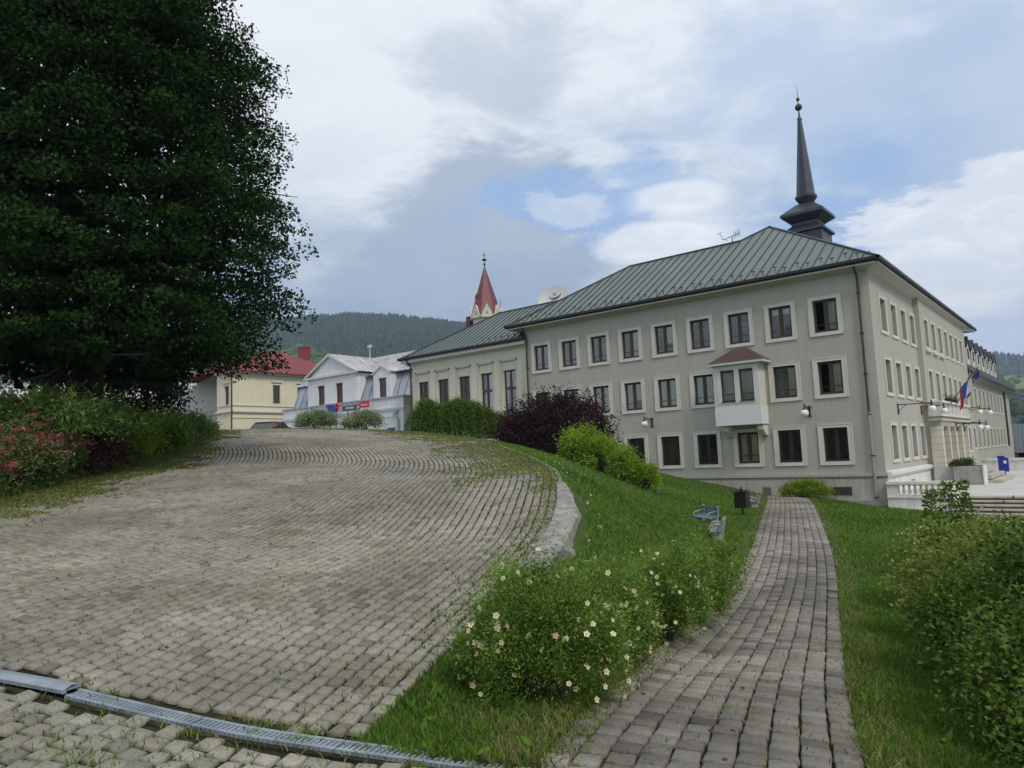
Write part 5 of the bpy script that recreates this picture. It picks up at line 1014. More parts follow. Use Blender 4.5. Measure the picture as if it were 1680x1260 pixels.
# shrubs beyond the crest
for x,y,r,h,s,l in ((-37.4,26.3,1.15,1.30,51,'left of two round pale variegated bushes before the white house'),(-35.2,28.1,1.12,1.22,52,'right of two round pale variegated bushes before the white house')):
    bush('variegated_shrub',l,'shrub',x,y,r,r,h,9000,.10,'varieg',s,90,.13,40,.15,shape=.75,group='round variegated bushes',lift=.05)
def weeping(x,y,rx,ry,h,seed,label):
    z0=G1(x,y); t=thing('weeping_tree',(x,y,z0),label,'tree'); g=np.random.default_rng(seed); ns=900; b=MB().mat('twig'); P=[];ti=[]
    hd=[(-.85*c_*.77,-.85*c_*.64,z_) for c_,z_ in ((1.,.72),(.85,.98),(.6,.80),(.25,.86),(-.02,.95),(-.3,.88),(-.6,.74),(-.9,.55),(-1.15,.38))]
    for i in range(ns):
        q=hd[g.integers(0,9)]; q=(q[0]+g.normal()*.08,q[1]+g.normal()*.08,q[2]*(.85+.2*g.random())); c=np.array([q[0]*rx,q[1]*ry,h*q[2]]); a=g.random()*6.283; L_=(.35+.65*g.random()); e=np.array([math.cos(a)*rx*.42*L_,math.sin(a)*ry*.42*L_,0]); up=.22*h*g.random()*(1.2-L_)
        f=np.linspace(0,1,26)[:,None]; dn=h*q[2]*(.70+.45*g.random()); p=c+e*np.sin(f*1.35)+np.array([0,0,1])*(up*np.sin(f*3.14)-dn*f**2.2); P.append(p+g.normal(0,.05,p.shape)); P.append(p+g.normal(0,.10,p.shape)); ti.append(np.full(52,g.normal(.5,.22)))
        if i%9==0: b.tube([tuple(np.array([x,y,z0])+p[j]) for j in (0,8,16,25)],[.018,.01,.007,.004],4,False)
    P=np.concatenate(P)+np.array([x,y,z0]); P[:,2]=np.maximum(P[:,2],z0+.05); leaf_mesh('foliage',P,np.full(len(P),.11),'weeping',t,np.concatenate(ti)+g.normal(0,.12,len(P)),seed,.42,.9)
    b.build('hanging_twigs',None,t)
    MB().mat('bark').tube([(x,y,z0-.2),(x+.1,y,z0+h*.5),(x-.1*rx,y,z0+h*.9)],[.12,.10,.05],8).build('trunk',None,t)
weeping(-26.45,27.5,2.5,2.3,2.05,81,'green weeping tree before the cream wing, left of the purple shrub')
bush('purple_shrub','big dark purple leaved shrub before the corner of the town hall','shrub',-20.9,28.35,2.55,2.1,2.85,52000,.115,'purple',83,300,.13,300,.7,shape=.30,aspect=.6,rot=.7,spread=1.0,low=.25)
bush('lime_shrub','larger bright lime green bush right of the purple shrub','shrub',-17.1,25.0,.95,.9,1.62,8500,.105,'lime',84,90,.15,60,.25,aspect=.4,rot=.7,group='bright lime green bushes on the bank')
bush('lime_shrub','middle bright lime green bush on the grassy bank','shrub',-16.2,24.95,.85,.8,1.45,7500,.105,'lime',85,90,.15,60,.22,aspect=.4,group='bright lime green bushes on the bank')
bush('lime_shrub','smaller lime green bush lowest down the bank before a window','shrub',-14.75,24.6,.62,.6,1.35,5200,.10,'lime',86,60,.16,40,.18,aspect=.4,group='bright lime green bushes on the bank')
bush('lime_shrub','smallest lime green bush at the foot of the row on the bank','shrub',-14.05,24.85,.50,.5,1.0,4200,.10,'lime',87,60,.16,30,.15,aspect=.4,group='bright lime green bushes on the bank')
bush('yew_shrub','low spreading green shrub against the plinth by the head of the path','shrub',-12.55,38.9,1.25,.75,.85,7000,.11,'yelgr',88,80,.15,90,.35,aspect=.3,zb=-2.78)
# ------------------------------------------------------------------ potentillas with their flowers
def flower_mesh(mt):
    m=MB()
    m.mat(mt)
    for i in range(5):
        a=2*math.pi*i/5; d=Vector((math.cos(a),math.sin(a),0)); s=Vector((-d.y,d.x,0)); m.add([(0,0,.001),tuple(d*.011-s*.009+Vector((0,0,.003))),tuple(d*.0205+Vector((0,0,.006))),tuple(d*.011+s*.009+Vector((0,0,.003)))],[(0,1,2,3)])
    m.mat('fcent').lathe([(.0045,.002),(.003,.006)],(0,0,0),6)
    me=bpy.data.meshes.new('flower'); me.from_pydata([tuple(v) for v in m.v],[],m.f)
    for q in m.mats: me.materials.append(M[q])
    me.polygons.foreach_set('material_index',m.m); a=me.attributes.new('tint','FLOAT','POINT'); a.data.foreach_set('value',[.7]*len(m.v)); me.update(); return me
FL=[flower_mesh('petal'),flower_mesh('petal'),flower_mesh('peach')]
def potentilla(x,y,rx,ry,h,n,nf,seed,label,size=.034,rot=0.,fs=1.1):
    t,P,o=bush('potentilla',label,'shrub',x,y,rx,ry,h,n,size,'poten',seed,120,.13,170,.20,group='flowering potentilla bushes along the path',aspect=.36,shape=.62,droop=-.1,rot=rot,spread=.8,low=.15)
    g=np.random.default_rng(seed+9); z0=G1(x,y); q=P-np.array([x,y,z0]); s=np.where((np.hypot(q[:,0]/rx,q[:,1]/ry)>.72)|(q[:,2]>h*.88))[0]; s=s[g.permutation(len(s))]
    cam_side=[i for i in s if (P[i]@np.array([x,y,0]))<(x*x+y*y)+.25*rx*math.hypot(x,y) or g.random()<.3][:nf]
    for i in cam_side:
        f=bpy.data.objects.new('flower',FL[g.integers(0,3) if g.random()<.3 else 0]); S.collection.objects.link(f); f.parent=t; d=Vector(o[i])*.5+Vector((-x,-y,.8)).normalized()*.5+Vector(g.normal(size=3))*.35; p_=Vector(P[i])+Vector(o[i])*.03
        p_.z=max(p_.z,G1(p_.x,p_.y)+.06); f.location=p_-ORG[t.name]; f.rotation_euler=d.to_track_quat('Z','Y').to_euler(); f.scale=[fs*g.uniform(.75,1.15)]*3
    return t
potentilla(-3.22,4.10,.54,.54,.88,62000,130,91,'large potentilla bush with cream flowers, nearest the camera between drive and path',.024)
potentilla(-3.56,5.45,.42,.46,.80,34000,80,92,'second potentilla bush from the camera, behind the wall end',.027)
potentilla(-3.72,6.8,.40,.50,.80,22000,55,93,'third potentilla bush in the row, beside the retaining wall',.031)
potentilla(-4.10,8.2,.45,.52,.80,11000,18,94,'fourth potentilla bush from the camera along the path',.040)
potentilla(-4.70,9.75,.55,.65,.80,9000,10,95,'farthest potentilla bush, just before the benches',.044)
# ------------------------------------------------------------------ hedge on the right
hd=[(.12,5.55,.95,.85,1.15,46000,.035,'hedge','leafy dark hedge bush filling the lower right corner'),(.55,4.35,.95,.75,1.0,26000,.035,'hedge','hedge bush at the right edge nearest the camera'),(-.45,7.2,.95,.9,1.22,34000,.040,'hedge','second hedge bush, dark below and sunlit on top'),(.9,7.6,1.2,1.0,1.3,14000,.052,'hedge','hedge bush at the right edge of the picture behind the front ones'),
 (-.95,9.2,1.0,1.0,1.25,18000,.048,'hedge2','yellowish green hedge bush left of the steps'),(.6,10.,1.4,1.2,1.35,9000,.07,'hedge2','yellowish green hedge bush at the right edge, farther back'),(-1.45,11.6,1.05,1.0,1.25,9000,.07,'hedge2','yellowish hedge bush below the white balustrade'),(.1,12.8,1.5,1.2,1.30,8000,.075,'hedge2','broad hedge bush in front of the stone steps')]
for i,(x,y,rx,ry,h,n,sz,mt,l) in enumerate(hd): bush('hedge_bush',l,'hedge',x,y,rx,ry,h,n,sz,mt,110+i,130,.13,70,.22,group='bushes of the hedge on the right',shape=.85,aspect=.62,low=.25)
g=np.random.default_rng(5)
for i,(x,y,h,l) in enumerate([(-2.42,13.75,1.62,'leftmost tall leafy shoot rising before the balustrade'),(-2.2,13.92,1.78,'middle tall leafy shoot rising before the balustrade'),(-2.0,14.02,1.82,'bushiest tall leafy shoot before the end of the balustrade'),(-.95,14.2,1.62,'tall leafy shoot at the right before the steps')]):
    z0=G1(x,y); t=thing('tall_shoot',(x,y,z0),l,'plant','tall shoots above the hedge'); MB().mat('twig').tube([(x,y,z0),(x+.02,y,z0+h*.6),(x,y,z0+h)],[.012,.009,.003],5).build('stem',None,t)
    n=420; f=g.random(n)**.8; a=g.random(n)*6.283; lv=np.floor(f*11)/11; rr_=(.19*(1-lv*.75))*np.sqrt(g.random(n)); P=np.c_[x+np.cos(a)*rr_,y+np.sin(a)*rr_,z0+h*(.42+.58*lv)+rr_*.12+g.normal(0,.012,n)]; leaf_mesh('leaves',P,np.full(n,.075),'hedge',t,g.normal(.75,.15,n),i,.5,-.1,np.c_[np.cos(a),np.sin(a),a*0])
n=5200; x=g.uniform(-3.3,1.6,n); y=g.uniform(14,20,n); z=ground(x,y)+.25+.55*g.random(n); o=leaf_mesh('flowering_ground_cover',np.c_[x,y,z],np.full(n,.085),'hedge2',None,g.normal(.6,.2,n),6,.5,0.); tag(o,'flowering ground cover with white blossom below the stone steps','ground cover',kind='stuff')
n=1300; x=g.uniform(-3.1,1.6,n); y=g.uniform(14,20,n); z=ground(x,y)+.55+.30*g.random(n); o=leaf_mesh('white_blossom',np.c_[x,y,z],np.full(n,.045),'whitefl',None,g.normal(.6,.2,n),7,.9,0.); tag(o,'small white blossoms on the ground cover below the steps','blossom',kind='stuff')
# daisies and clover heads in the lawn
x,y,r=sample(2600,6,30,-6,34,g); k=~in_drive(x,y)&~in_path(x,y)&(y<38); x,y=x[k],y[k]; k=g.random(len(x))<np.clip(.35+.5*vnoise(x,y,.8,9),0,1); x,y=x[k],y[k]
o=leaf_mesh('daisies',np.c_[x,y,ground(x,y)+.09],np.full(len(x),.03),'whitefl',None,g.normal(.6,.2,len(x)),8,1.,0.,flat=.7); tag(o,'tiny white daisies sprinkled over the lawn','flowers',kind='stuff')
# broad-leaved weeds in the near lawn
x=np.r_[g.uniform(-4.2,-2.5,700),g.uniform(-1.7,-.3,500)]; y=np.r_[g.uniform(2.7,4.3,700),g.uniform(4.2,8,500)]; k=~in_drive(x,y)&~in_path(x,y); x,y=x[k],y[k]; c=vnoise(x,y,7.,2)>.15; x,y=x[c],y[c]
o=leaf_mesh('broad_weeds',np.c_[x,y,ground(x,y)+.02],np.full(len(x),.085),'grass',None,g.normal(.6,.15,len(x)),9,.38,-.8); tag(o,'dandelion leaves among the grass at the corner of the drive','weeds',kind='stuff')
# loose dead leaves
x=g.uniform(-9,-1,90); y=g.uniform(2,9,90); k=in_drive(x,y)|in_path(x,y); x,y=x[k],y[k]; z=np.where(in_drive(x,y),D_(x,y),G_(x,y))+.006
M['deadleaf']=m_leaf('dead_leaf',(.07,.035,.02),(.14,.09,.04),.1); o=leaf_mesh('fallen_leaves',np.c_[x,y,z],np.full(len(x),.035),'deadleaf',None,g.random(len(x)),10,.6,0.,flat=.85); tag(o,'brown fallen leaves scattered on the setts','leaves',kind='stuff')
# ------------------------------------------------------------------ benches, bin
def bench(x,y,rz,slat,label,z=None,tilt=0.):
    """two cast concrete supports with rolled arms, slatted seat and back; local x along the bench, front to -y"""
    z0=G1(x,y) if z is None else z; t=thing('park_bench',(x,y,z0-.05),label,'bench','benches beside the path',rz); t.rotation_euler.x=tilt; t.scale=(.62,.66,.62); O=Vector((0,0,0)); L_=1.7
    def kid(m,n): q=m.build(n,None,None,local=True); q.parent=t
    for sx in (-1,1):
        x0=sx*(L_/2-.18); m=MB().mat('conc2'); th=.09
        m.prism([(x0-th/2,-.26,-.12),(x0-th/2,.22,-.12),(x0-th/2,.14,.30),(x0-th/2,.24,.42),(x0-th/2,.36,.82),(x0-th/2,.28,.84),(x0-th/2,.14,.46),(x0-th/2,-.24,.42),(x0-th/2,-.18,.30)],(th,0,0))
        pts=[(x0,.20,.62),(x0,.02,.66),(x0,-.18,.66),(x0,-.27,.58),(x0,-.22,.50),(x0,-.16,.42)]; m.tube(pts,[.025,.028,.03,.03,.028,.028],8); kid(m,'support')
    for i in range(3): m=MB().mat(slat); y0=-.24+i*.135; m.box(-L_/2,y0,.425,L_/2,y0+.115,.465); kid(m,'seat_slat')
    for i in range(2): m=MB().mat(slat); z1=.52+i*.17; yb=.185+.36*(z1-.46)*.9-.03; m.bar((-L_/2,yb,z1+.06),(L_/2,yb,z1+.06),.04,.13,up=(0,.35,1)); kid(m,'back_slat')
    return t
bench(-8.95,19.3,math.radians(-38),'bluewood','blue slatted bench tipped back in the grass, farther from the path',tilt=math.radians(16))
bench(-7.35,16.35,math.radians(112-180),'greywood','grey green bench close to the left edge of the path',tilt=math.radians(6))
bench(-11.1,28.1,math.radians(-62),'greywood','weathered grey bench behind the black litter bin near the town hall')
def bin_():
    x,y=-9.71,23.57; z=G1(x,y); t=thing('litter_bin',(x,y,z),'black sheet metal litter bin on a post beside the path','bin'); MB().mat('blackmetal').tube([(x,y,z-.2),(x,y,z+.95)],.032,10).build('post',None,t)
    a=.20; m=MB().mat('blackmetal').prism([(x-a,y-.17,z+.27),(x+a,y-.17,z+.27),(x+a,y+.17,z+.27),(x-a,y+.17,z+.27)],(0,0,.52)); m.box(x-a-.012,y-.182,z+.75,x+a+.012,y+.182,z+.775); m.build('bucket',None,t); 
    m=MB().mat('blackmetal').prism([(x-a-.03,y-.2,z+.84),(x+a+.03,y-.2,z+.84),(x+a+.03,y+.2,z+.84),(x-a-.03,y+.2,z+.84)],(0,0,.015)).bar((x-.15,y,z+.77),(x-.15,y,z+.85),.02,.02).bar((x+.15,y,z+.77),(x+.15,y,z+.85),.02,.02); m.build('lid',None,t); t.rotation_euler.z=0
bin_()
# ------------------------------------------------------------------ wall lamps
def lamp(x,y,z,rz,arm,label,group='globe lamps on the town hall',gr=.20):
    t=thing('wall_lamp',(x,y,z),label,'lamp',group,rz)
    def kid(m,n,sm=False): q=m.build(n,None,None,smooth=sm,local=True); q.parent=t
    m=MB().mat('iron').box(-.045,-.05,-.50,.045,-.002,.08).tube([(0,-.02,0),(0,-arm-.05,0)],.026,8).tube([(0,-.03,-.42),(0,-.12,-.25),(0,-.42,-.03)],.018,6)
    for sx in (-1,1): m.tube([(0,-.03,-.46),(sx*.08,-.04,-.50),(sx*.12,-.04,-.44)],.016,6).tube([(0,-.03,.0),(sx*.1,-.03,.05),(sx*.13,-.03,-.03)],.016,6)
    m.ball((0,-arm*.72,.02),.05,8,6).tube([(0,-arm,.14),(0,-arm,-.06)],.03,8).ball((0,-arm,.13),.045,8,6); kid(m,'bracket')
    m=MB().mat('iron').lathe([(.04,-.05),(.06,-.09),(.11,-.13),(.12,-.16)],(0,-arm,0),12); kid(m,'cap'); m=MB().mat('globe').ball((0,-arm,-.16-gr*.82),gr,18,12); kid(m,'globe',True)
lamp(-21.88,40,1.98,0,.98,'globe wall lamp left of the oriel on the town hall front'); lamp(-12.37,40,2.0,0,.86,'globe wall lamp right of the oriel on the town hall front',gr=.21)
for x,y,z,a,l in ((-8.9,43.9,1.98,1.65,'first globe lamp on the side front, nearest the corner'),(-8.9,50.2,2.05,1.25,'second globe lamp on the side front, left of the balcony'),(-8.6,62.6,2.22,1.3,'globe lamp right of the balcony on the side front'),(-8.6,66.5,2.25,1.5,'farthest globe lamp high on the side front'),(-7.95,56.0,1.02,1.35,'left of two globe lamps hung low over the entrance'),(-7.95,59.2,1.02,1.35,'right of two globe lamps hung low over the entrance')): lamp(x,y,z,math.pi/2,a,l)
# flags
def flag(y,mats,label,lean,size,tipz,star=False):
    x=-7.8; t=thing('flag',(x,y,2.3),label,'flag','flags over the balcony'); A=Vector((x,y,2.2)); B=A+Vector((lean[0],lean[1],tipz)); MB().mat('iron').tube([A,B],.025,6).build('pole',None,t); d=(B-A).normalized(); m=MB()
    n=12; h=size[0]; w=size[1]; top=B-d*.1
    for k,mt in enumerate(mats):
        m.mat(mt)
        for i in range(n):
            for j in range(2):
                def P(a,b_):   # a along the pole, b_ hanging down
                    q=top-d*(h*a); s=math.sin(a*7+b_*2)*.08; return q+Vector((s,s*.5+.10*b_,-w*b_*(.75+.25*a)))+Vector((d.x,d.y,0))*(-.15*b_)
                a0,a1=(k+i/n)/len(mats),(k+(i+1)/n)/len(mats); m.poly(P(a0,j/2),P(a1,j/2),P(a1,(j+1)/2),P(a0,(j+1)/2))
    m.build('cloth',None,t)
    if star:
        s_=MB().mat('gold')
        for i in range(12):
            a=i*math.pi/6; c_=top-d*(h*.5+.2*math.cos(a))+Vector((.03,0,-w*.45+.2*math.sin(a))); s_.ball(tuple(c_),.03,5,4)
        s_.build('stars',None,t)
flag(53.5,['flagwhite','flagblue','flagred'],'white, blue and red striped flag hanging over the balcony',(1.5,-1.2),(1.45,1.15),1.75)
flag(55.6,['flagnavy'],'dark blue flag with ring of gold stars over the balcony',(1.6,-.6),(1.5,.75),2.4,True)
# ------------------------------------------------------------------ terrace, steps, balustrade, planter
te=MB().mat('paving').box(-8.75,40.3,-4.6,14,74,-2.70); o=te.build('terrace',None); tag(o,kind='structure')
stp=thing('stone_steps',(-1,39.5,-3.7),'wide flight of worn stone steps up to the paved terrace','steps')
for i in range(6): MB().mat('step').box(-5.98,40.3-.34*(i+1)-.03,-2.72-.165*i-.07,9,40.3-.34*i+.0,-2.72-.165*i).build('tread',None,stp); 
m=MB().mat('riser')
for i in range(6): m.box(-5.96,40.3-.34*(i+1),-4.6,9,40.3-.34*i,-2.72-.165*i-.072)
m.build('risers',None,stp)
bl=thing('balustrade',(-7.5,39.7,-3.9),'white painted stone balustrade at the foot of the town hall corner','balustrade')
m=MB().mat('whitestone').box(-8.85,39.6,-4.2,-6.1,39.95,-2.74).box(-8.85,39.55,-2.78,-6.05,40.0,-2.70); m.build('base',None,bl); MB().mat('whitestone').box(-8.86,39.5,-2.12,-5.9,40.05,-1.98).box(-8.86,39.54,-2.17,-5.94,40.01,-2.12).build('coping',None,bl)
for x0,x1 in ((-8.85,-8.35),(-6.42,-6.02)): MB().mat('whitestone').box(x0,39.58,-2.70,x1,39.97,-2.17).build('newel',None,bl)
for i in range(7): xx=-8.13+i*.25; MB().mat('whitestone').lathe([(.075,-2.70),(.075,-2.66),(.045,-2.62),(.085,-2.48),(.07,-2.38),(.04,-2.28),(.065,-2.22),(.065,-2.17)],(xx,39.78,0),8).build('baluster',None,bl)
MB().mat('whitestone').tube([(-5.95,39.2,-3.45),(-5.95,39.45,-3.05),(-5.95,39.75,-2.85),(-5.95,39.9,-2.55)],[.12,.17,.19,.12],8).build('scroll',None,bl)
MB().mat('whitestone').box(-8.95,39.2,-3.52,-7.0,39.6,-3.44).mat('conc2').box(-8.85,39.25,-4.4,-7.0,39.58,-3.52).build('lower_ledge',None,bl)
pl=thing('planter',(-6.6,50.4,-2.7),'long grey concrete planter box on the terrace before the entrance','planter'); MB().mat('conc2').box(-7.45,49.8,-2.70,-5.92,50.9,-1.62).mat('whitestone').box(-5.96,49.75,-2.70,-5.88,50.95,-1.58).build('trough',None,pl); MB().mat('stain').box(-7.46,49.78,-2.70,-5.88,49.80,-2.66).mat('soil').box(-7.4,49.9,-1.72,-6.0,50.8,-1.60).build('soil_bed',None,pl)
for x,y,r,h,l in ((-6.95,50.25,.42,.42,'spiky green plant in the middle of the grey planter'),(-7.3,50.1,.3,.22,'small flat plant at the left end of the grey planter'),(-7.05,52.3,.5,.75,'taller green shrub behind the grey planter')): bush('planter_plant',l,'plant',x,y,r,r*.8,h,900,.12,'planter',int(900+x*10),20,.2,14,.2,zb=-1.62 if y<51 else -2.7+.45,aspect=.4)
es=thing('entrance_steps',(-5.6,54,-2.7),'short flight of steps beside the planter up to the entrance','steps')
for i in range(4): MB().mat('step').box(-7.6,51.0,-2.70+.26*i,-5.15-.55*i+.0,58.0,-2.70+.26*(i+1)-.05).mat('riser').box(-7.6,51.05,-2.70+.26*i+.0,-5.2-.55*i,58.0,-2.70+.26*i+.06).build('step',None,es)
MB().mat('paving').box(-8.58,50.6,-2.70,-7.6,61,-1.62).build('landing',None,es)
pw=thing('parapet_wall',(-5,72,-2.7),'low white parapet wall at the far side of the terrace','wall'); m=MB().mat('whitestone').box(-8.5,70.5,-2.7,12,70.8,-1.88).box(-8.5,70.4,-1.88,12,70.9,-1.72); m.build('wall_body',None,pw); MB().mat('stain').box(-4.9,70.45,-2.5,-4.2,70.49,-2.0).build('opening',None,pw)
sc=thing('blue_litter_bin',(-6.35,61.2,-2.7),'bright blue plastic litter bin on the terrace beside the entrance steps','bin'); m=MB().mat('bluep').box(-6.35,61,-2.42,-5.75,61.4,-1.45).box(-6.38,60.97,-1.45,-5.95,61.43,-1.32); m.build('body',None,sc); MB().mat('bluep').tube([(-6.0,61.2,-2.7),(-6.0,61.2,-2.4)],.05,6).build('foot',None,sc); MB().mat('flagwhite').box(-6.02,60.985,-1.85,-5.85,60.999,-1.65).build('sticker',None,sc)
# pots on the balcony
for y,l in ((55.0,'left black flower pot on the balcony rail'),(57.2,'right black flower pot on the balcony rail')):
    t=thing('flower_pot',(-8.1,y,2.38),l,'pot','pots on the balcony'); MB().mat('blackmetal').lathe([(.14,0),(.22,.28),(.24,.30)],(-8.1,y,2.38),10).build('pot',None,t); P=np.array([-8.1,y,2.75])+g.normal(size=(60,3))*.1; leaf_mesh('plant',P,np.full(60,.12),'planter',t,g.random(60),3)
# ------------------------------------------------------------------ signs before the white house
def sign(nm,label,x0,x1,z0,z1,y,mt,posts,zg):
    t=thing(nm,((x0+x1)/2,y,zg),label,'sign'); MB().mat(mt).box(x0,y-.04,z0,x1,y+.04,z1).build('board',None,t)
    m=MB().mat('iron')
    for p in posts: m.tube([(p,y+.07,zg-.2),(p,y+.07,z1-.1)],.045,6)
    m.build('posts',None,t); return t
zg=1.8
t=sign('grey_sign','long dark grey sign on two thin posts with pale lettering','-' and -54.68,-52.05,4.78,5.30,41.3,'signgrey',(-54.0,-52.9),zg); text('lettering','PENZIÓN',.27,'letter',t,(-53.55,41.25,5.03),(1,0,0),(0,0,1))
MB().mat('letter').prism([(-52.42,41.24,4.85),(-52.34,41.24,4.85),(-52.30,41.24,5.15),(-52.36,41.24,5.22),(-52.46,41.24,5.1)],(0,.01,0)).prism([(-52.25,41.24,4.88),(-52.16,41.24,4.95),(-52.14,41.24,5.1),(-52.2,41.24,5.18)],(0,.01,0)).build('emblem',None,t)
t=sign('red_sign','small red sign with white lettering right of the grey sign',-52.0,-50.8,4.92,5.48,41.25,'signred',(-51.4,),zg); text('lettering','Slovenska',.22,'letter',t,(-51.4,41.2,5.17),(1,0,0),(0,0,1)); MB().mat('letter').box(-51.95,41.22,4.70,-50.85,41.27,4.90).build('lower_board',None,t)
t=thing('blue_sign',(-56.6,41.5,zg),'blue sign with ragged edge and red flower emblem above the left round bush','sign'); m=MB().mat('signblue').prism([(-57.55,41.46,5.55),(-55.75,41.46,5.42),(-55.6,41.46,4.88),(-56.5,41.46,4.80),(-57.1,41.46,5.0),(-57.3,41.46,5.2)],(0,.06,0)); m.build('board',None,t)
text('lettering','TERNO',.34,'signblue',t,(-56.8,41.4,5.52),(1,0,-.04),(0,0,1)); m=MB().mat('signred')
for i in range(5): a=i*1.257+.3; m.ball((-55.65+.19*math.cos(a),41.42,5.35+.2*math.sin(a)),.14,7,5)
m.build('emblem',None,t); MB().mat('iron').tube([(-56.9,41.55,zg),(-56.9,41.55,5.3)],.05,6).tube([(-56.0,41.55,zg),(-56.0,41.55,5.3)],.05,6).build('posts',None,t)
# ------------------------------------------------------------------ the car beyond the crest
def car():
    cx,cy,cz=-44.8,27.9,1.60; hz=math.atan2(.62,-.78)
    t=thing('parked_car',(cx,cy,cz),'dark red car seen from behind over the crest of the drive','car',None,math.radians(120))
    def kid(m,n,p=None,sm=False): q=m.build(n,None,None,smooth=sm,local=True); q.parent=p or t; return q
    W2=.84; prof=[(-2.0,.35),(-2.02,.62),(-1.95,.88),(-1.30,.92),(-.95,.93),(-.9,.93),(.75,.92),(.85,.92),(1.75,.80),(1.98,.62),(2.0,.35),(1.6,.25),(-1.6,.25)]
    b=MB().mat('carred'); b.prism([(x,-W2,z) for x,z in prof],(0,2*W2,0)); body=kid(b,'body')
    c=MB().mat('carglass'); n=[(-1.72,.90,.80),(-1.18,1.36,.64),(.30,1.40,.64),(1.02,.92,.78)]
    for i in range(3): x0,z0_,w0=n[i]; x1,z1_,w1=n[i+1]; c.poly((x0,-w0,z0_),(x0,w0,z0_),(x1,w1,z1_),(x1,-w1,z1_))
    for s in (-1,1): c.poly(*[(x,s*w_,z) for x,z,w_ in n])
    kid(c,'windows'); r=MB().mat('carred').prism([(-1.22,-.64,1.37),(.34,-.64,1.405),(.34,.64,1.405),(-1.22,.64,1.37)],(0,0,.055))
    for s in (-1,1):
        for i in range(3): x0,z0_,w0=n[i]; x1,z1_,w1=n[i+1]; r.bar((x0,s*w0,z0_),(x1,s*w1,z1_+.01),.07,.06)
        r.bar((-.35,s*.65,1.39),(-.35,s*.80,.92),.07,.05)
    kid(r,'roof')
    for s in (-1,1):
        kid(MB().mat('lampred').box(-2.04,s*.80-.12,.62,-1.96,s*.80+.04 if s>0 else s*.80+.12,.90),'tail_lamp'); kid(MB().mat('flagwhite').box(1.93,s*.6-.15,.58,2.0,s*.6+.15,.72),'headlight'); kid(MB().mat('blackmetal').box(.72,s*.86-.06,.93,.84,s*.86+.06,1.05),'mirror')
        for x in (-1.25,1.28):
            m=MB().mat('tyre'); m.T=Matrix.Translation((x,s*.80,.31))@Matrix.Rotation(math.pi/2,4,'X'); m.lathe([(.2,-.1),(.31,-.09),(.32,0),(.31,.09),(.2,.1)],(0,0,0),20); w=kid(m,'tyre'); m=MB().mat('rim'); m.T=Matrix.Translation((x,s*.80,.31))@Matrix.Rotation(math.pi/2,4,'X'); m.lathe([(.19,-.102),(.19,.102)],(0,0,0),14); kid(m,'rim')
    kid(MB().mat('letter').box(-2.05,-.26,.45,-2.02,.26,.56),'number_plate'); kid(MB().mat('blackmetal').box(-2.07,-.82,.30,-1.98,.82,.44),'bumper')
car()
# ------------------------------------------------------------------ hills
M['forest']=m_ground('forest_floor',[(.012,.028,.014),(.020,.042,.020),(.035,.060,.022)],.006,.05,bump=0)
M['nearhill']=m_ground('wooded_slope',[(.03,.06,.015),(.05,.10,.02),(.09,.14,.035)],.02,.15,bump=0)
M['field']=m_ground('meadow_slope',[(.06,.10,.03),(.13,.19,.06),(.20,.22,.10)],.006,.03,bump=0)
M['conifer']=m_leaf('conifer',(.008,.024,.012),(.028,.055,.022),0)
def ridge(name,azs,els,rc,r0,mtl,r1=None,rough=.02,seed=0,base=-4.,n=220,p=1.1):
    """a ridge whose crest stands at distance rc(az) with slope el; front foot at r0"""
    g=np.random.default_rng(seed); az=np.radians(np.linspace(azs[0],azs[-1],n)); el=np.interp(np.degrees(az),azs,els); R=np.interp(np.degrees(az),azs,rc) if not np.isscalar(rc) else np.full(n,rc); m=60; t=np.linspace(0,1.5,m); V=[]
    crest=el*R
    for i in range(n):
        for tt in t:
            r=r0+(R[i]-r0)*tt; f=min(tt,1)**1.15 if tt<=1 else max(0,1-(tt-1)*1.1); x,y=math.sin(az[i])*r,math.cos(az[i])*r
            no=rough*crest.mean()*(math.sin(x*.011+seed)*math.cos(y*.013)+.6*math.sin(x*.027-y*.021)+.4*math.sin(x*.06+y*.05))*min(1,4*tt)*(1 if tt<.93 else .35); V.append((x,y,base+(crest[i]-base)*f+no))
    V=np.array(V); i,j=np.meshgrid(np.arange(n-1),np.arange(m-1),indexing='ij'); F=np.c_[(i*m+j).ravel(),(i*m+j+1).ravel(),((i+1)*m+j+1).ravel(),((i+1)*m+j).ravel()]; o=np_mesh(name,V,F,mtl,smooth=True); tag(o,kind='structure'); return V.reshape(n,m,3)
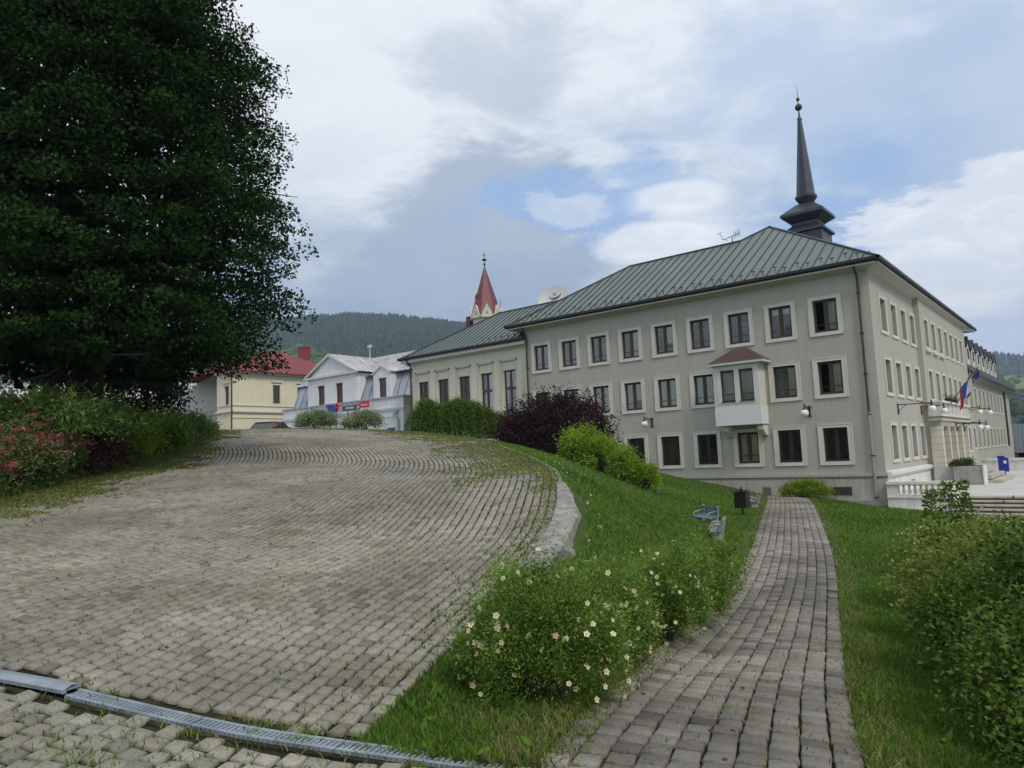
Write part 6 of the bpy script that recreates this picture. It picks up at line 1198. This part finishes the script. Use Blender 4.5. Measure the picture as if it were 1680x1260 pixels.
def trees(name,label,H,nT,h,w,mtl,seed,t0=.25,t1=1.02,round_=False,crest=.25):
    g=np.random.default_rng(seed); n,m,_=H.shape; i=g.random(nT)*(n-1.01); tt=t0+(t1-t0)*g.random(nT); k=int(nT*crest); tt[:k]=.93+.09*g.random(k); j=np.clip(tt/1.5*(m-1),0,m-1.01)
    a,b=i.astype(int),j.astype(int); fa,fb=(i-a)[:,None],(j-b)[:,None]; P=H[a,b]*(1-fa)*(1-fb)+H[a+1,b]*fa*(1-fb)+H[a,b+1]*(1-fa)*fb+H[a+1,b+1]*fa*fb; hh=h*(.6+.8*g.random(nT)); hh[:k]*=.75+.5*g.random(k); ww=w*(.7+.6*g.random(nT))
    q=6; ang=np.arange(q)*2*np.pi/q; 
    lev=[(1.,.12),(.78,.4),(.42,.72)] if not round_ else [(.7,.1),(1.05,.42),(.7,.85)]; V=np.zeros((nT,q*3+1,3))
    for l,(rw,rz) in enumerate(lev):
        jr=ww[:,None]*rw*(.8+.4*g.random((nT,q))); V[:,l*q:(l+1)*q,0]=P[:,:1]+np.cos(ang)*jr; V[:,l*q:(l+1)*q,1]=P[:,1:2]+np.sin(ang)*jr; V[:,l*q:(l+1)*q,2]=P[:,2:3]+(hh*rz)[:,None]-2
    V[:,-1]=P; V[:,-1,2]+=hh-2; F=[]
    for l in range(2): F+=[(l*q+c,l*q+(c+1)%q,(l+1)*q+(c+1)%q,(l+1)*q+c) for c in range(q)]
    F+=[(2*q+c,2*q+(c+1)%q,3*q,3*q) for c in range(q)]
    T=(np.array(F)[None]+(q*3+1)*np.arange(nT)[:,None,None]).reshape(-1,4)
    tri=np.concatenate([T[:,[0,1,2]],T[:,[0,2,3]]]); tri=tri[(tri[:,0]!=tri[:,1])&(tri[:,1]!=tri[:,2])&(tri[:,0]!=tri[:,2])]
    o=np_mesh(name,V.reshape(-1,3),tri,mtl,tint=np.repeat(np.clip(g.normal(.5,.25,nT),0,1),q*3+1)); tag(o,label,'forest',kind='stuff')
H=ridge('wooded_hill',[-92,-81,-72,-64,-58,-56.1,-54.8,-52.4,-49.1,-46.2,-43.1,-36.5,-28,-20,-12],[.10,.145,.155,.174,.191,.1965,.199,.2015,.199,.193,.186,.167,.13,.08,.0],1450,420,'forest',seed=1,n=260)
trees('forest','dark conifer forest covering the hill behind the houses',H,30000,9.5,3.4,'conifer',2,crest=.22)
H=ridge('near_slope',[-75,-66,-58.4,-55.7,-53,-50.2,-47.5,-44],[.07,.12,.142,.148,.130,.102,.06,.0],620,250,'nearhill',seed=3,n=120)
M['broadleaf']=m_leaf('broadleaf_far',(.022,.055,.012),(.075,.125,.028),0)
trees('broadleaf_wood','lighter green broadleaf wood on the lower slope behind the red chimney',H,2600,9,4.5,'broadleaf',4,t0=.1,round_=True,crest=.2)
H=ridge('distant_hill',[-16,-10,-6.6,-5.7,-4.9,-3.9,-1.8,4,14,26],[.05,.09,.0975,.0915,.0885,.0845,.074,.06,.05,.03],2400,1300,'forest',seed=5,n=120)
trees('distant_forest','blue green forest on the distant hill at the right edge',H,5000,20,9,'conifer',6,crest=.3)
H=ridge('meadow_hill',[-16,-10,-6,-4,0,10,26],[.03,.06,.0715,.069,.06,.05,.03],1300,620,'field',seed=6,n=120)
trees('meadow_copse','scattered hedgerow trees across the meadow slope',H,260,9,7,'broadleaf',7,t0=.2,round_=True,crest=.1)
H=ridge('valley_wood_bank',[-12,-8,-5,-4,0,12,22],[.02,.036,.0375,.038,.036,.03,.02],480,250,'nearhill',seed=8,n=80)
trees('valley_wood','dark green trees in the valley beyond the metal shed',H,1500,8,5,'conifer',9,t0=.1,round_=True,crest=.3)
if HAZE:
    hz=MB().box(-2600,-60,-12,2400,3300,560).build('haze',None); tag(hz,kind='stuff',label='thin blue haze filling the valley air',cat='haze'); m=bpy.data.materials.new('haze'); m.use_nodes=True; n=m.node_tree.nodes; n.clear(); o=n.new('ShaderNodeOutputMaterial'); v=n.new('ShaderNodeVolumePrincipled'); v.inputs['Color'].default_value=(.60,.74,1,1); v.inputs['Density'].default_value=HAZE; v.inputs['Anisotropy'].default_value=.2; m.node_tree.links.new(v.outputs[0],o.inputs['Volume']); hz.data.materials.clear(); hz.data.materials.append(m)
S.cycles.max_bounces=6; S.cycles.transparent_max_bounces=12
